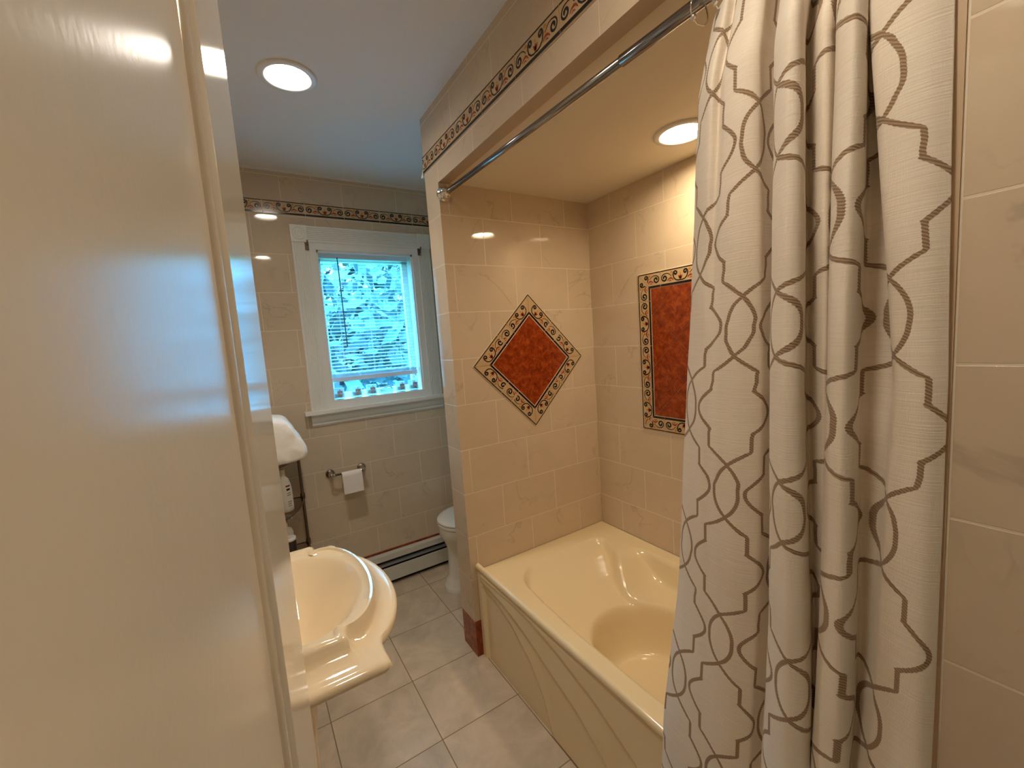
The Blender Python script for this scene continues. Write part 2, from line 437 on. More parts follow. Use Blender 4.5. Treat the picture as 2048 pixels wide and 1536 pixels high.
# window wall with its opening
WX0, WX1, WZ0, WZ1 = -.395, .231, 1.14, 2.071
mb = MB(); a = (XL-.1, YB); 
for (x0, x1, z0, z1) in ((XL-.1, WX0, 0, H), (WX1, XR+.1, 0, H), (WX0, WX1, 0, WZ0), (WX0, WX1, WZ1, H)):
    mb.box((x0, YB, z0), (x1, YB+.14, z1), 'tile_window', fm={'Y': 'outside'})
struct(mb.build('wall_back'))
mb = MB(); mb.box((XL-.1, YF, 0), (XL, YB, H), 'tile_window'); struct(mb.build('wall_left'))
mb = MB(); mb.box((XR, YF, 0), (XR+.1, YB, H), 'tile_long'); struct(mb.build('wall_right'))
mb = MB(); mb.box((0, 0, .175), (XR, TP, H), 'tile_post', fm={'y': 'tile_end', 'Y': 'tile_window'})
mb.box((0, 0, 0), (XR, TP, .175), 'terracotta', fm={'y': 'tile_end', 'Y': 'tile_window'})
mb.quad([(0, -.0006, 0), (.034, -.0006, 0), (.034, -.0006, .175), (0, -.0006, .175)], 'terracotta')
struct(mb.build('wall_partition'))
mb = MB(); mb.box((0, YF, 0), (XR, YN, H), 'tile_near', fm={'Y': 'tile_end'}); struct(mb.build('wall_near'))
# header over the bath: tiled face, tiled underside strip, painted ceiling with a hole for the lamp
mb = MB()
mb.quad([(0, 0, HA), (0, YN, HA), (0, YN, H), (0, 0, H)], 'tile_post')
mb.quad([(0, 0, HA), (.05, 0, HA), (.05, YN, HA), (0, YN, HA)], 'tile_edge')
mb.quad([(.05, YN, HA), (.05, 0, HA), (.05, 0, HA+.012), (.05, YN, HA+.012)], 'tile_post')
holed(mb, .05, XR, YN, 0, HA+.004, [(*LIGHTS[2][:2], LR)], 'alcove_ceiling')
struct(mb.build('ceiling_alcove'))
# door wall with its doorway and a bit of hallway behind it
DX0, DX1, DH = -.865, -.10, 2.05
mb = MB()
for (x0, x1, z0, z1) in ((XL-.1, DX0, 0, H), (DX1, 0, 0, H), (DX0, DX1, DH, H)):
    mb.box((x0, YF-.12, z0), (x1, YF, z1), 'tile_near', fm={'y': 'hall'})
struct(mb.build('wall_front'))
mb = MB(); mb.box((XL-.1, YF-1.4, 0), (XL-.02, YF-.12, H), 'hall'); mb.box((XR, YF-1.4, 0), (XR+.1, YF-.12, H), 'hall')
mb.box((XL-.1, YF-1.5, 0), (XR+.1, YF-1.4, H), 'hall'); mb.box((XL-.1, YF-1.5, H), (XR+.1, YF-.12, H+.1), 'ceiling')
struct(mb.build('wall_hall'))
# quarter-round bead where ceiling meets window wall
mb = MB(); mb.box((XL, YB-.008, H-.010), (XR, YB, H), 'ceiling'); struct(mb.build('trim_3', bevel=.003))
# rounded edge strips of the near wall
mb = MB(); mb.box((-.0025, -1.5278, 0), (.004, YN+.0015, 2.14), 'tile_edge')
struct(mb.build('trim_4', bevel=.002))
# terracotta base course on the window wall
mb = MB(); mb.box((XL, YB-.004, 0), (XR, YB, .205), 'terracotta'); struct(mb.build('baseboard_back'))

# ------------------------------------------------------------------ listello border tiles
def spiral(cx, cy, r0, r1, a_end, turns, cw, n=22):
    pts = []
    for i in range(n+1):
        t = i/n; r = r0+(r1-r0)*t
        a = a_end + (1 if cw else -1)*(1-t)*turns*2*PI
        pts.append((cx+r*math.cos(a), cy+r*math.sin(a)))
    return pts
MOTIF = []     # (material, points in mm, width start, width mid, width end)
def mir(p): return [(-x, y) for x, y in p]
def half(side):
    f = (lambda p: p) if side < 0 else mir
    out = []
    out.append(('navy', f(spiral(-79, 33, 3, 17.5, math.radians(85), 1.4, True) + [(-70, 51.5), (-60, 50), (-51, 44), (-45, 36)]), 4.5, 3.8, 1.2))
    out.append(('navy', f(spiral(-24, 46, 2, 10.5, math.radians(185), 1.15, False, 16) + [(-34, 36), (-31, 26), (-21, 17), (-8, 14), (0, 15)]), 4.6, 3.6, 2.5))
    out.append(('red_glaze', f([(-64, 19), (-57, 26), (-48, 29), (-40, 26), (-34, 18)]), 1.5, 4.6, 1.5))
    out.append(('red_glaze', f([(-58, 15), (-50, 19), (-43, 16)]), .8, 2.6, .8))
    out.append(('red_glaze', f([(-1, 20), (-5, 28), (-10, 34)]), 4, 4.6, 1))
    out.append(('ochre_glaze', f([(-50, 51), (-44, 54), (-37, 50)]), 1.5, 5.5, 1.5))
    out.append(('ochre_glaze', f([(-44, 38), (-40, 42), (-37, 37)]), 1, 4.4, 1))
    return out
CENTRE = [('red_glaze', [(0, 18), (0, 28), (0, 38)], 4, 5, 1), ('ochre_glaze', [(0, 40), (0, 46)], 3, 3, 3)]
def stroke(mb, pts, w, mat, tr, inside, nz):
    n = len(pts)
    L, Rr = [], []
    for i, p in enumerate(pts):
        a = pts[max(0, i-1)]; b = pts[min(n-1, i+1)]
        dx, dy = b[0]-a[0], b[1]-a[1]; l = math.hypot(dx, dy) or 1
        t = i/(n-1); ww = 1.75*(w[0]+(w[1]-w[0])*t*2 if t < .5 else w[1]+(w[2]-w[1])*(t-.5)*2)/2
        L.append((p[0]-dy/l*ww, p[1]+dx/l*ww)); Rr.append((p[0]+dy/l*ww, p[1]-dx/l*ww))
    for i in range(n-1):
        q = [L[i], Rr[i], Rr[i+1], L[i+1]]
        if inside and not all(inside(x/1000, y/1000) for x, y in q): continue
        mb.add([tr(x/1000, y/1000, nz) for x, y in q], [[0, 1, 2, 3]], mat)
def border_tile(mb, tr, s0, s1, h, mit0=0, mit1=0, centre=None, halves=(-1, 1), lyre=True, band='inner', th=.005, gap=.0012, leaf=None):
    """one border tile in a local frame tr(s, t, n): s along, t across from the thick band, n out of the wall.
    mit0 / mit1 = 1 cuts that end at 45 degrees so that the side t=h is the long one"""
    a0, a1 = s0+gap, s1-gap
    def lim(t): return (a0 + (h-t)*mit0, a1 - (h-t)*mit1)
    def inside(s, t):
        l = lim(t); return l[0]+.001 < s < l[1]-.001 and .001 < t < h-.001
    def slab(t0, t1, n0, n1, mat):
        (p0, p1), (q0, q1) = lim(t0), lim(t1)
        c = [(p0, t0), (p1, t0), (q1, t1), (q0, t1)]
        vs = [tr(s, t, n0) for s, t in c] + [tr(s, t, n1) for s, t in c]
        mb.add(vs, [[4, 5, 6, 7], [0, 1, 5, 4], [1, 2, 6, 5], [2, 3, 7, 6], [3, 0, 4, 7]], mat)
    slab(0, h, 0, th, 'cream_glaze')
    slab(.0005, h*.14, th, th+.0004, 'navy'); slab(h*.925, h*.985, th, th+.0004, 'navy')
    c = (s0+s1)/2 if centre is None else centre
    k = h/.068
    items = []
    for sd in halves: items += half(sd)
    if lyre: items += CENTRE
    else: items = [i for i in items if True]
    for mat, pts, w0, w1, w2 in items:
        stroke(mb, [(p[0]+c*1000, p[1]*k+1) for p in pts], (w0, w1, w2), mat, tr, inside, th+.0005)
    if leaf is not None:
        for mat, pts, *w in [('navy', [(-5, 14), (-3, 24), (2, 32), (6, 24), (5, 14)], 1, 2.4, 1), ('ochre_glaze', [(0, 16), (1, 24)], 2, 3, 1)]:
            stroke(mb, [(p[0]+leaf*1000, p[1]*k) for p in pts], w, mat, tr, inside, th+.0005)
BL = .2025
# window wall: the band runs at z 2.213 - 2.281
mb = MB(); x = .016 - 5*BL
while x < XR:
    a, b = max(x, XL), min(x+BL, XR)
    if b-a > .02: border_tile(mb, lambda s, t, n: (s, YB-n, ZB1+t), a, b, ZB2-ZB1, centre=x+BL/2)
    x += BL
mb.box((XL, YB-.003, ZB1-.001), (XR, YB, ZB2+.001), 'grout'); struct(mb.build('trim_1'))
mb = MB(); BS = .205; y = .005+BS
while y > YN:
    a, b = max(y-BS, YN), min(y, TP)
    if b-a > .02: border_tile(mb, lambda s, t, n: (-n, s, ZB1+t), a, b, ZB2-ZB1, centre=y-BS/2)
    y -= BS
mb.box((-.003, YN, ZB1-.001), (0, TP, ZB2+.001), 'grout')
mb.box((-.006, TP, ZB1-.012), (.004, TP+.022, ZB1-.009), 'plastic_white')
mb.add([(-.005, TP, ZB1-.010), (-.005, TP+.024, ZB1-.010), (-.005, TP, ZB1+.016), (-.007, TP, ZB1-.010), (-.007, TP+.024, ZB1-.010), (-.007, TP, ZB1+.016)], [[0, 1, 2], [5, 4, 3], [0, 3, 4, 1], [1, 4, 5, 2]], 'plastic_white')
struct(mb.build('trim_2'))

# diamond inset on the bath's end wall
DC, DZ, DH2 = .413, 1.355, .320
dia = thing('diamond_tile_inset', 'diamond of terracotta tile framed by scroll border tiles on the bath end wall', 'wall tile', (DC, 0, DZ))
SD = DH2*math.sqrt(2); bw = .068
mb = MB(); hI = DH2 - bw*math.sqrt(2)
def dpt(x, z, n): return (DC+x, -n, DZ+z)
for r, n, mt in ((DH2+.004, .0025, 'grout'), (hI, .004, 'grout')):
    mb.add([dpt(r, 0, n), dpt(0, r, n), dpt(-r, 0, n), dpt(0, -r, n), dpt(r, 0, 0), dpt(0, r, 0), dpt(-r, 0, 0), dpt(0, -r, 0)], [[0, 1, 2, 3], [0, 4, 5, 1], [1, 5, 6, 2], [2, 6, 7, 3], [3, 7, 4, 0]], mt)
mb.build('grout_bed', dia)
mb = MB(); r = hI-.005
mb.add([dpt(r, 0, .0055), dpt(0, r, .0055), dpt(-r, 0, .0055), dpt(0, -r, .0055), dpt(r, 0, .002), dpt(0, r, .002), dpt(-r, 0, .002), dpt(0, -r, .002)], [[0, 1, 2, 3], [0, 4, 5, 1], [1, 5, 6, 2], [2, 6, 7, 3], [3, 7, 4, 0]], 'terracotta')
c = mb.build('centre_tile', dia, bevel=.001); c['label'] = 'mottled terracotta centre tile'
corners = [(0, DH2), (-DH2, 0), (0, -DH2), (DH2, 0)]
for i in range(4):
    p, q = corners[i], corners[(i+1) % 4]
    ex, ez = (q[0]-p[0])/SD, (q[1]-p[1])/SD
    ix, iz = -(p[0]+q[0])/2, -(p[1]+q[1])/2; l = math.hypot(ix, iz); ix, iz = ix/l, iz/l
    def tr(s, t, n, p=p, ex=ex, ez=ez, ix=ix, iz=iz):
        d = bw - t
        return (DC + p[0]+ex*s+ix*d, -n, DZ + p[1]+ez*s+iz*d)
    for (s0, s1, kw) in ((0, .190, dict(mit0=1, centre=.095, halves=(1,), leaf=.018)), (.190, .2625, dict(centre=.302, halves=(-1,), lyre=False)), (.2625, SD, dict(mit1=1, centre=.3575, halves=(-1,), leaf=SD-.018))):
        mb = MB()
        if kw['halves'] == (1,): kw['halves'] = (1,)
        border_tile(mb, tr, s0, s1, bw, **kw)
        if kw.get('mit0') or kw.get('mit1'):      # the lyre's other curl, without the end spiral
            c = kw['centre']; h_ = half(-kw['halves'][0])[1:]
            a0, a1 = s0+.001, s1-.001
            def ins(s, t, a0=a0, a1=a1, k=kw):
                return a0+(bw-t)*k.get('mit0', 0)+.002 < s < a1-(bw-t)*k.get('mit1', 0)-.002 and .009 < t < bw-.005
            for mat, pts, *w in (h_[0], h_[3]): stroke(mb, [(x+c*1000, y+1) for x, y in pts], w, mat, tr, ins, .0055)
        mb.build('border_tile', dia)
# framed terracotta field on the long bath wall
PY0, PY1, PZ0, PZ1 = -.322, -1.172, .997, 1.718
pan = thing('tile_panel_inset', 'tall framed panel of diagonal terracotta tiles on the long bath wall', 'wall tile', (XR-.003, (PY0+PY1)/2, PZ0))
mb = MB(); mb.box((XR-.0025, PY1-.004, PZ0-.004), (XR, PY0+.004, PZ1+.004), 'grout'); mb.build('grout_bed', pan)
fy0, fy1, fz0, fz1 = PY0-bw-.003, PY1+bw+.003, PZ0+bw+.003, PZ1-bw-.003
mb = MB(); mb.box((XR-.0036, fy1, fz0), (XR, fy0, fz1), 'terracotta_grout')
# diagonal squares clipped to the field
D = .232
def clip(poly):
    for ax, lim, sg in ((0, fy0-.001, 1), (0, fy1+.001, -1), (1, fz1-.001, 1), (1, fz0+.001, -1)):
        out = []
        for i in range(len(poly)):
            a, b = poly[i], poly[(i+1) % len(poly)]
            ia, ib = (a[ax]-lim)*sg <= 0, (b[ax]-lim)*sg <= 0
            if ia: out.append(a)
            if ia != ib:
                t = (lim-a[ax])/(b[ax]-a[ax]); out.append((a[0]+(b[0]-a[0])*t, a[1]+(b[1]-a[1])*t))
        poly = out
        if len(poly) < 3: return []
    return poly
for i in range(-2, 12):
    for j in range(-6, 7):
        cy = -.403 - i*D/2; cz = 1.42 + j*D/2
        if (i+j) % 2: continue
        r = D/2 - .0022
        P = clip([(cy+r, cz), (cy, cz+r), (cy-r, cz), (cy, cz-r)])
        if len(P) >= 3:
            n = len(P)
            mb.add([(XR-.0052, a, b) for a, b in P] + [(XR-.003, a, b) for a, b in P], [list(range(n))] + [[k, n+k, n+(k+1) % n, (k+1) % n] for k in range(n)], 'terracotta')
mb.build('terracotta_field', pan)
Lh, Lw = PZ1-PZ0, PY0-PY1
def side(tr, L, joints):
    js = [0]+joints+[L]
    for a, b in zip(js, js[1:]):
        mb = MB()
        c = None
        if a == 0: c = b-BL/2
        elif b == L: c = a+BL/2
        border_tile(mb, tr, a, b, bw, mit0=1 if a == 0 else 0, mit1=1 if b == L else 0, centre=c); mb.build('border_tile', pan)
side(lambda s, t, n: (XR-n, PY0-(bw-t), PZ0+s), Lh, [.194, .3945, .597])
side(lambda s, t, n: (XR-n, PY1+(bw-t), PZ1-s), Lh, [Lh-.597, Lh-.3945, Lh-.194])
tj = [.124+BL*i for i in range(4)]
side(lambda s, t, n: (XR-n, PY0-s, PZ1-(bw-t)), Lw, tj)
side(lambda s, t, n: (XR-n, PY1+s, PZ0+(bw-t)), Lw, [Lw-v for v in tj[::-1]])

# ------------------------------------------------------------------ recessed lights
def make_light(x, y, z, label, lens='lamp'):
    t = thing('ceiling_light', label, 'ceiling light', (x, y, z), 'recessed ceiling lights')
    mb = MB(); n = 48
    prof = [(.096, .000), (.0955, -.004), (.090, -.007), (.078, -.008), (.0705, -.005), (.069, .004), (.068, .018)]
    mb.lathe(prof, 'white_trim', (x, y, z), n=n, cap0=False, cap1=False); mb.build('trim_ring', t, smooth=True)
    mb = MB(); mb.lathe([(.0675, .010), (.05, .007), (.001, .006)], lens, (x, y, z), n=n, cap0=False)
    l = mb.build('lens', t, smooth=True); l['label'] = 'glowing lens'
    mb = MB(); mb.lathe([(.070, .0), (.070, .06), (.001, .06)], 'white_trim', (x, y, z), n=n, cap0=False, cap1=False); mb.build('housing', t)
    return t
first = make_light(*LIGHTS[0], 'recessed light glowing in the main ceiling before the window wall', 'window_lamp')
ld = bpy.data.lights.new('beam', 'SPOT'); ld.energy = WIN_SPOT; ld.color = WIN_COL; ld.spot_size = math.radians(112); ld.spot_blend = 1.0; ld.shadow_soft_size = .05
lo = bpy.data.objects.new('beam', ld); COL.objects.link(lo); lo.location = (LIGHTS[0][0], LIGHTS[0][1], H-.012)
make_light(*LIGHTS[1], 'recessed light in the main ceiling near the door, seen only as a reflection')
make_light(LIGHTS[2][0], LIGHTS[2][1], HA+.004, 'recessed light glowing in the low ceiling over the bathtub', 'bath_lamp')

# ------------------------------------------------------------------ window
win = bpy.data.objects.new('window_1', None); COL.objects.link(win); win.location = (-.082, YB, WZ0); struct(win)
def cas_profile(w, d=.018, fl=7):
    p = [(0, 0), (0, d*.85), (.003, d)]
    a, b = .009, w-.009; k = (b-a)/fl
    for i in range(fl):
        c = a+k*i
        p += [(c+k*.10, d), (c+k*.28, d-.0042), (c+k*.62, d-.0042), (c+k*.80, d)]
    return p + [(w-.003, d), (w, d*.85), (w, 0)]
CW0, CW1, CT = -.477, .313, 2.160
cw = CW1-WX1
def casing(p0, p1, acr, w, name='casing'):
    """fluted board from p0 to p1, profile across direction acr"""
    mb = MB(); pr = cas_profile(w); p0, p1, acr = Vector(p0), Vector(p1), Vector(acr)
    rs = [[q + acr*s + Vector((0, -d, 0)) for s, d in pr] for q in (p0, p1)]
    mb.rings(rs, 'white_trim', True, True, False); return mb.build(name, win, recalc=True)
casing((CW0, YB, WZ0), (CW0, YB, CT-.089), (1, 0, 0), .082)
casing((WX1, YB, WZ0), (WX1, YB, CT-.089), (1, 0, 0), .082)
casing((WX0, YB, CT-.089), (WX1, YB, CT-.089), (0, 0, 1), .089, 'head_casing')
for cx in (CW0+.041, WX1+.041):
    mb = MB(); mb.box((cx-.041, YB-.023, CT-.089), (cx+.041, YB, CT), 'white_trim')
    cz = CT-.0445
    mb.lathe([(.034, 0), (.034, .003), (.030, .005), (.026, .002), (.020, .002), (.017, .005), (.013, .005), (.010, .002), (.006, .004), (.001, .006)], 'white_trim', (cx, YB-.023, cz), (0, -1, 0), 28, cap0=False)
    mb.build('rosette_block', win, auto=40)
mb = MB(); mb.box((-.513, YB-.048, WZ0-.020), (.349, YB+.004, WZ0), 'white_trim'); mb.build('stool', win, bevel=.006, bseg=3)
prof = [(0, 0), (.020, 0), (.020, .012), (.016, .020), (.016, .042), (.011, .052), (.013, .060), (.006, .070), (0, .074)]
mb = MB(); rs = [[(x, YB-d, WZ0-.020-z) for d, z in prof] for x in (-.480, .316)]
mb.rings(rs, 'white_trim', True, True, False); mb.build('apron', win, recalc=True)
# jamb frame: front band, deep reveals
JX0, JX1, JZ0, JZ1, YI = -.358, .195, 1.185, 2.034, YB+.128
mb = MB()
for (x0, x1, z0, z1) in ((WX0, JX0, WZ0, WZ1), (JX1, WX1, WZ0, WZ1), (JX0, JX1, JZ1, WZ1), (JX0, JX1, WZ0, JZ0)):
    mb.box((x0, YB-.012, z0), (x1, YI, z1), 'white_trim')
mb.build('jamb', win, bevel=.003)
mb = MB()
for (x0, x1, z0, z1) in ((JX0, JX1, JZ1-.012, JZ1), (JX0, JX0+.010, JZ0, JZ1), (JX1-.010, JX1, JZ0, JZ1)):
    mb.box((x0, YB-.002, z0), (x1, YB+.008, z1), 'white_trim')
mb.build('stop_bead', win, bevel=.002)
mb = MB(); ys0, ys1 = YI-.022, YI+.01
for (x0, x1, z0, z1) in ((JX0, JX0+.035, JZ0, JZ1), (JX1-.035, JX1, JZ0, JZ1), (JX0, JX1, JZ1-.04, JZ1), (JX0, JX1, JZ0, JZ0+.03)):
    mb.box((x0, ys0, z0), (x1, ys1, z1), 'white_trim')
mb.build('sash', win, bevel=.002)
mb = MB(); mb.box((JX0+.03, YI-.008, JZ0+.025), (JX1-.03, YI-.004, JZ1-.035), 'pane'); mb.build('glass_pane', win)
# mini blind
bx0, bx1, yb = -.346, .184, YB+.066
bl = thing('window_blind', 'white mini blind lowered most of the way in the window', 'blind', ((bx0+bx1)/2, yb, JZ0))
mb = MB(); mb.box((bx0, yb-.014, JZ1-.030), (bx1, yb+.014, JZ1-.003), 'blind'); mb.build('headrail', bl, bevel=.002)
mb = MB(); sp, zt_, zb_ = .0205, JZ1-.042, 1.335
z = zt_
while z > zb_:
    n = 6; tilt = math.radians(10)
    ps = []
    for i in range(n+1):
        s = (i/n-.5)*.025; h = .0022*(1-(2*i/n-1)**2)
        ps.append((s*math.cos(tilt)-h*math.sin(tilt), s*math.sin(tilt)+h*math.cos(tilt)))
    rs = [[(x, yb+a, z+b) for a, b in ps] + [(x, yb+a, z+b-.0004) for a, b in ps[::-1]] for x in (bx0+.004, bx1-.004)]
    mb.rings(rs, 'slat'); z -= sp
mb.build('slats', bl)
mb = MB()
for i in range(6): mb.box((bx0+.004, yb-.0125, zb_-.006-i*.0032), (bx1-.004, yb+.0125, zb_-.0045-i*.0032), 'slat')
mb.build('stacked_slats', bl)
mb = MB(); mb.box((bx0+.002, yb-.0135, 1.286), (bx1-.002, yb+.0135, 1.311), 'blind'); mb.build('bottom_rail', bl, bevel=.004)
mb = MB()
for x in (bx0+.09, (bx0+bx1)/2+.0, bx1-.09):
    for dy in (-.0135, .0135): mb.tube([(x, yb+dy, JZ1-.03), (x, yb+dy, 1.30)], .0007, 'blind', 6)
mb.build('ladder_cords', bl)
mb = MB(); wx = bx0+.105
mb.tube([(wx, yb-.022, JZ1-.028), (wx, yb-.028, JZ1-.05), (wx+.004, yb-.026, 1.49)], .0035, 'wand', 8); w = mb.build('tilt_wand', bl, smooth=True); w['label'] = 'dark tilt wand'
mb = MB()
for dx in (0, .012): mb.tube([(bx1-.03+dx, yb-.018, JZ1-.028), (bx1-.03+dx, yb-.018, 1.270+dx)], .0011, 'blind', 6)
for dx in (0, .012): mb.lathe([(.002, .02), (.005, .004), (.005, 0)], 'blind', (bx1-.03+dx, yb-.018, 1.262+dx), n=10)
mb.build('pull_cord', bl)
# five glass candle cups and a small dish on the inner sill
YC = YB+.030
def cup(x, label):
    t = thing('candle_cup', label, 'candle holder', (x, YC, JZ0), 'glass candle cups on the window sill')
    mb = MB(); mb.lathe([(.024, 0), (.029, .003), (.030, .010), (.031, .066), (.0285, .066), (.0275, .012), (.001, .010)], 'cup_glass', (x, YC, JZ0), n=24, cap1=False); mb.build('glass_cup', t, smooth=True)
    mb = MB(); mb.lathe([(.026, .0125), (.026, .034), (.001, .034)], 'plastic_white', (x, YC, JZ0), n=20); mb.build('candle', t, auto=40)
    mb = MB()       # pewter butterfly ornament on the front
    yf = YC-.0335
    for sx in (-1, 1):
        for (w, h, cz, cxo) in ((.0085, .012, .044, .0085), (.006, .008, .028, .006)):
            pts = [(x+sx*(cxo+w*.8*math.cos(a)), yf-.0015-.003*abs(math.cos(a)), JZ0+cz+h*.8*math.sin(a)) for a in [2*PI*i/14 for i in range(14)]]
            pb = [(p[0], p[1]+.002, p[2]) for p in pts]
            mb.rings([pts, pb], 'pewter')
    mb.tube([(x, yf-.002, JZ0+.018), (x, yf-.003, JZ0+.060)], [.0015, .0025], 'pewter', 8)
    mb.build('butterfly_ornament', t)
    return t
sp5 = [(-.315, 'glass candle cup at the left end of the window sill row'), (-.214, 'glass candle cup second from the left on the window sill'), (-.127, 'glass candle cup just left of the small glass dish'),
       (.054, 'glass candle cup just right of the small glass dish'), (.137, 'glass candle cup at the right end of the window sill row')]
c0 = cup(*sp5[0])
for x, lb in sp5[1:]: dup(c0, (x, YC, JZ0), lb)
t = thing('glass_dish', 'low oblong glass dish between the candle cups on the sill', 'dish', (-.038, YC, JZ0))
def oval(cx, cy, z, a, b, n=28): return [(cx+a*math.cos(2*PI*i/n), cy+b*math.sin(2*PI*i/n), z) for i in range(n)]
mb = MB(); mb.rings([oval(-.038, YC, JZ0+z, a, b) for a, b, z in ((.036, .016, 0), (.043, .022, .006), (.046, .024, .036), (.0435, .0215, .036), (.040, .019, .008))], 'cup_glass', True, True); mb.build('bowl', t, smooth=True)
mb = MB(); mb.tube([(-.038+.036*math.cos(a), YC-.004, JZ0+.026+.014*math.sin(a)+.006*math.sin(2*a)) for a in [2*PI*i/20 for i in range(20)]], .0035, 'nickel', 8, closed=True); mb.build('wire_loop', t, smooth=True)
# little curtain-rod brackets on the casing
for x, lb in ((-.402, 'small dark metal bracket at the top left of the window casing'), (.240, 'small dark metal bracket at the top right of the window casing')):
    t = thing('rod_bracket', lb, 'bracket', (x, YB-.018, 2.055), 'curtain rod brackets on the window casing')
    mb = MB(); mb.box((x-.010, YB-.021, 2.028), (x+.010, YB-.0175, 2.070), 'bronze'); mb.build('plate', t, bevel=.001)
    mb = MB(); mb.tube([(x, YB-.02, 2.060), (x, YB-.045, 2.060), (x, YB-.052, 2.066), (x, YB-.052, 2.074)], .004, 'bronze', 8)
    mb.tube([(x, YB-.02, 2.040), (x, YB-.036, 2.036), (x, YB-.040, 2.028)], .003, 'nickel', 8); mb.build('hook', t, smooth=True)

# ------------------------------------------------------------------ door (open, hinged at the door wall)
A8 = math.radians(5.5)
ed = Vector((-.7478, -1.3201, 0)); dirv = Vector((math.sin(A8), math.cos(A8), 0)); nrm = Vector((math.cos(A8), -math.sin(A8), 0)); DWd = .74
hin = ed - dirv*DWd
door = bpy.data.objects.new('door_1', None); COL.objects.link(door); door.location = hin; struct(door)
def dp(s, d, z):      # s from the hinge, d out of the visible face
    p = hin + dirv*s + nrm*d; return (p.x, p.y, z)
mb = MB()
def dbox(s0, s1, d0, d1, z0, z1, m='door_paint'):
    c = [dp(s0, d0, z0), dp(s1, d0, z0), dp(s1, d1, z0), dp(s0, d1, z0)]; e = [dp(s0, d0, z1), dp(s1, d0, z1), dp(s1, d1, z1), dp(s0, d1, z1)]
    mb.add(c+e, [[3, 2, 1, 0], [4, 5, 6, 7], [0, 1, 5, 4], [1, 2, 6, 5], [2, 3, 7, 6], [3, 0, 4, 7]], m)
ST = .136
dbox(0, ST, -.035, 0, .01, 2.03); dbox(DWd-ST, DWd, -.035, 0, .01, 2.03)
dbox(ST, DWd-ST, -.035, 0, .01, .24); dbox(ST, DWd-ST, -.035, 0, 1.90, 2.03)
mb.build('door_frame', door, bevel=.0025)
mb = MB(); dbox(ST-.005, DWd-ST+.005, -.030, -.0042, .235, 1.905, 'door_panel_paint'); mb.build('door_panel', door)
# bead round the panel: profile (distance in from the stile, height)
prof = [(0, 0), (.002, -.0012), (.0035, -.0030), (.0062, -.0030), (.0088, -.0016), (.0112, -.0019), (.0140, -.0042), (.0150, -.0046)]
rings = []
for w, d in prof:
    s0, s1, z0, z1 = ST+w, DWd-ST-w, .24+w, 1.90-w
    rings.append([dp(s0, d, z0), dp(s1, d, z0), dp(s1, d, z1), dp(s0, d, z1)])
mb = MB(); mb.rings(rings, 'door_paint', False, False); mb.build('panel_moulding', door, recalc=False, auto=35)
mb = MB(); kq = dp(DWd-.065, 0, .93); kn = (nrm.x, nrm.y, 0)
mb.lathe([(.032, 0), (.032, .004), (.026, .008), (.011, .010), (.010, .030), (.020, .038), (.027, .050), (.024, .062), (.001, .066)], 'nickel', kq, kn, 28); mb.build('door_knob', door, smooth=True)
mb = MB()
for x in (DX0-.06, DX1): mb.box((x, YF-.002, 0), (x+.06, YF+.016, DH+.06), 'white_trim')
mb.box((DX0, YF-.002, DH), (DX1, YF+.016, DH+.06), 'white_trim'); struct(mb.build('trim_5', bevel=.003))

# ------------------------------------------------------------------ bathtub
def sstep(a, b, x):
    t = max(0, min(1, (x-a)/(b-a))); return t*t*(3-2*t)
def lerp_pts(pts, x):
    if x <= pts[0][0]: return pts[0][1]
    for (a, va), (b, vb) in zip(pts, pts[1:]):
        if x <= b: return va+(vb-va)*(x-a)/(b-a)
    return pts[-1][1]
tub = thing('bathtub', 'bone coloured bathtub with a swept front apron in the tiled recess', 'bathtub', (.40, YN/2, 0))
ZT = .462; XT0, XT1 = .040, XR-.003; YT0, YT1 = YN+.003, -.002
def smin(a, b, k):
    h = max(0, min(1, .5+.5*(b-a)/k)); return b+(a-b)*h-k*h*(1-h)
def sdf_rr(x, y, x0, x1, y0, y1, r):
    cx, cy = (x0+x1)/2, (y0+y1)/2; dx, dy = abs(x-cx)-(x1-x0)/2+r, abs(y-cy)-(y1-y0)/2+r
    return math.hypot(max(dx, 0), max(dy, 0)) + min(max(dx, dy), 0) - r
def basin(x, y):
    ym = y if y > -.76 else -1.52-y          # both ends alike
    far = y > -.76
    # upper opening with arm ledges
    d = -sdf_rr(x, y, .132, .772, -1.44, -.075, .17)
    led = .318 + .15*sstep(-.50, -.20, ym)
    zA = ZT - (ZT-led)*sstep(-.004, .055, d) - .02*sstep(.03, .12, d)*sstep(-.30, -.5, ym)
    # back rest scoop
    xr = lerp_pts([(-1, .66), (-.60, .655), (-.52, .625), (-.42, .592), (-.34, .628), (-.25, .690), (-.16, .735), (-.05, .70)], ym)
    zc = lerp_pts([(-.62, .255), (-.50, .275), (-.40, .298), (-.30, .328), (-.20, .368), (-.14, .398), (-.105, .425), (-.082, .455), (-.06, .48), (0, .49)], ym)
    zB = zc + .24*(1-sstep(-.03, .075, xr-x)) + .26*(1-sstep(-.045, .05, d))
    zB = max(zB, zc)
    z = smin(zA, zB, .018)
    # foot well
    wx, wy, ax, ay = .412, -.83, .245, .405
    q = ((abs(x-wx)/ax)**2.4 + (abs(y-wy)/ay)**2.4)**(1/2.4)
    zC = .105 + .30*sstep(.76, 1.12, q) + .006*q
    z = smin(z, zC, .020)
    z = smin(z, ZT, .004)
    # rolled outer edge
    return z - .010*(1-sstep(0, .012, x-XT0))
NX, NY = 84, 150
xs = [XT0 + (XT1-XT0)*i/NX for i in range(NX+1)]
mb = MB(); mb.grid(lambda a, b: (XT0+(XT1-XT0)*a, YT1+(YT0-YT1)*b, basin(XT0+(XT1-XT0)*a, YT1+(YT0-YT1)*b)), NX, NY, 'acrylic')
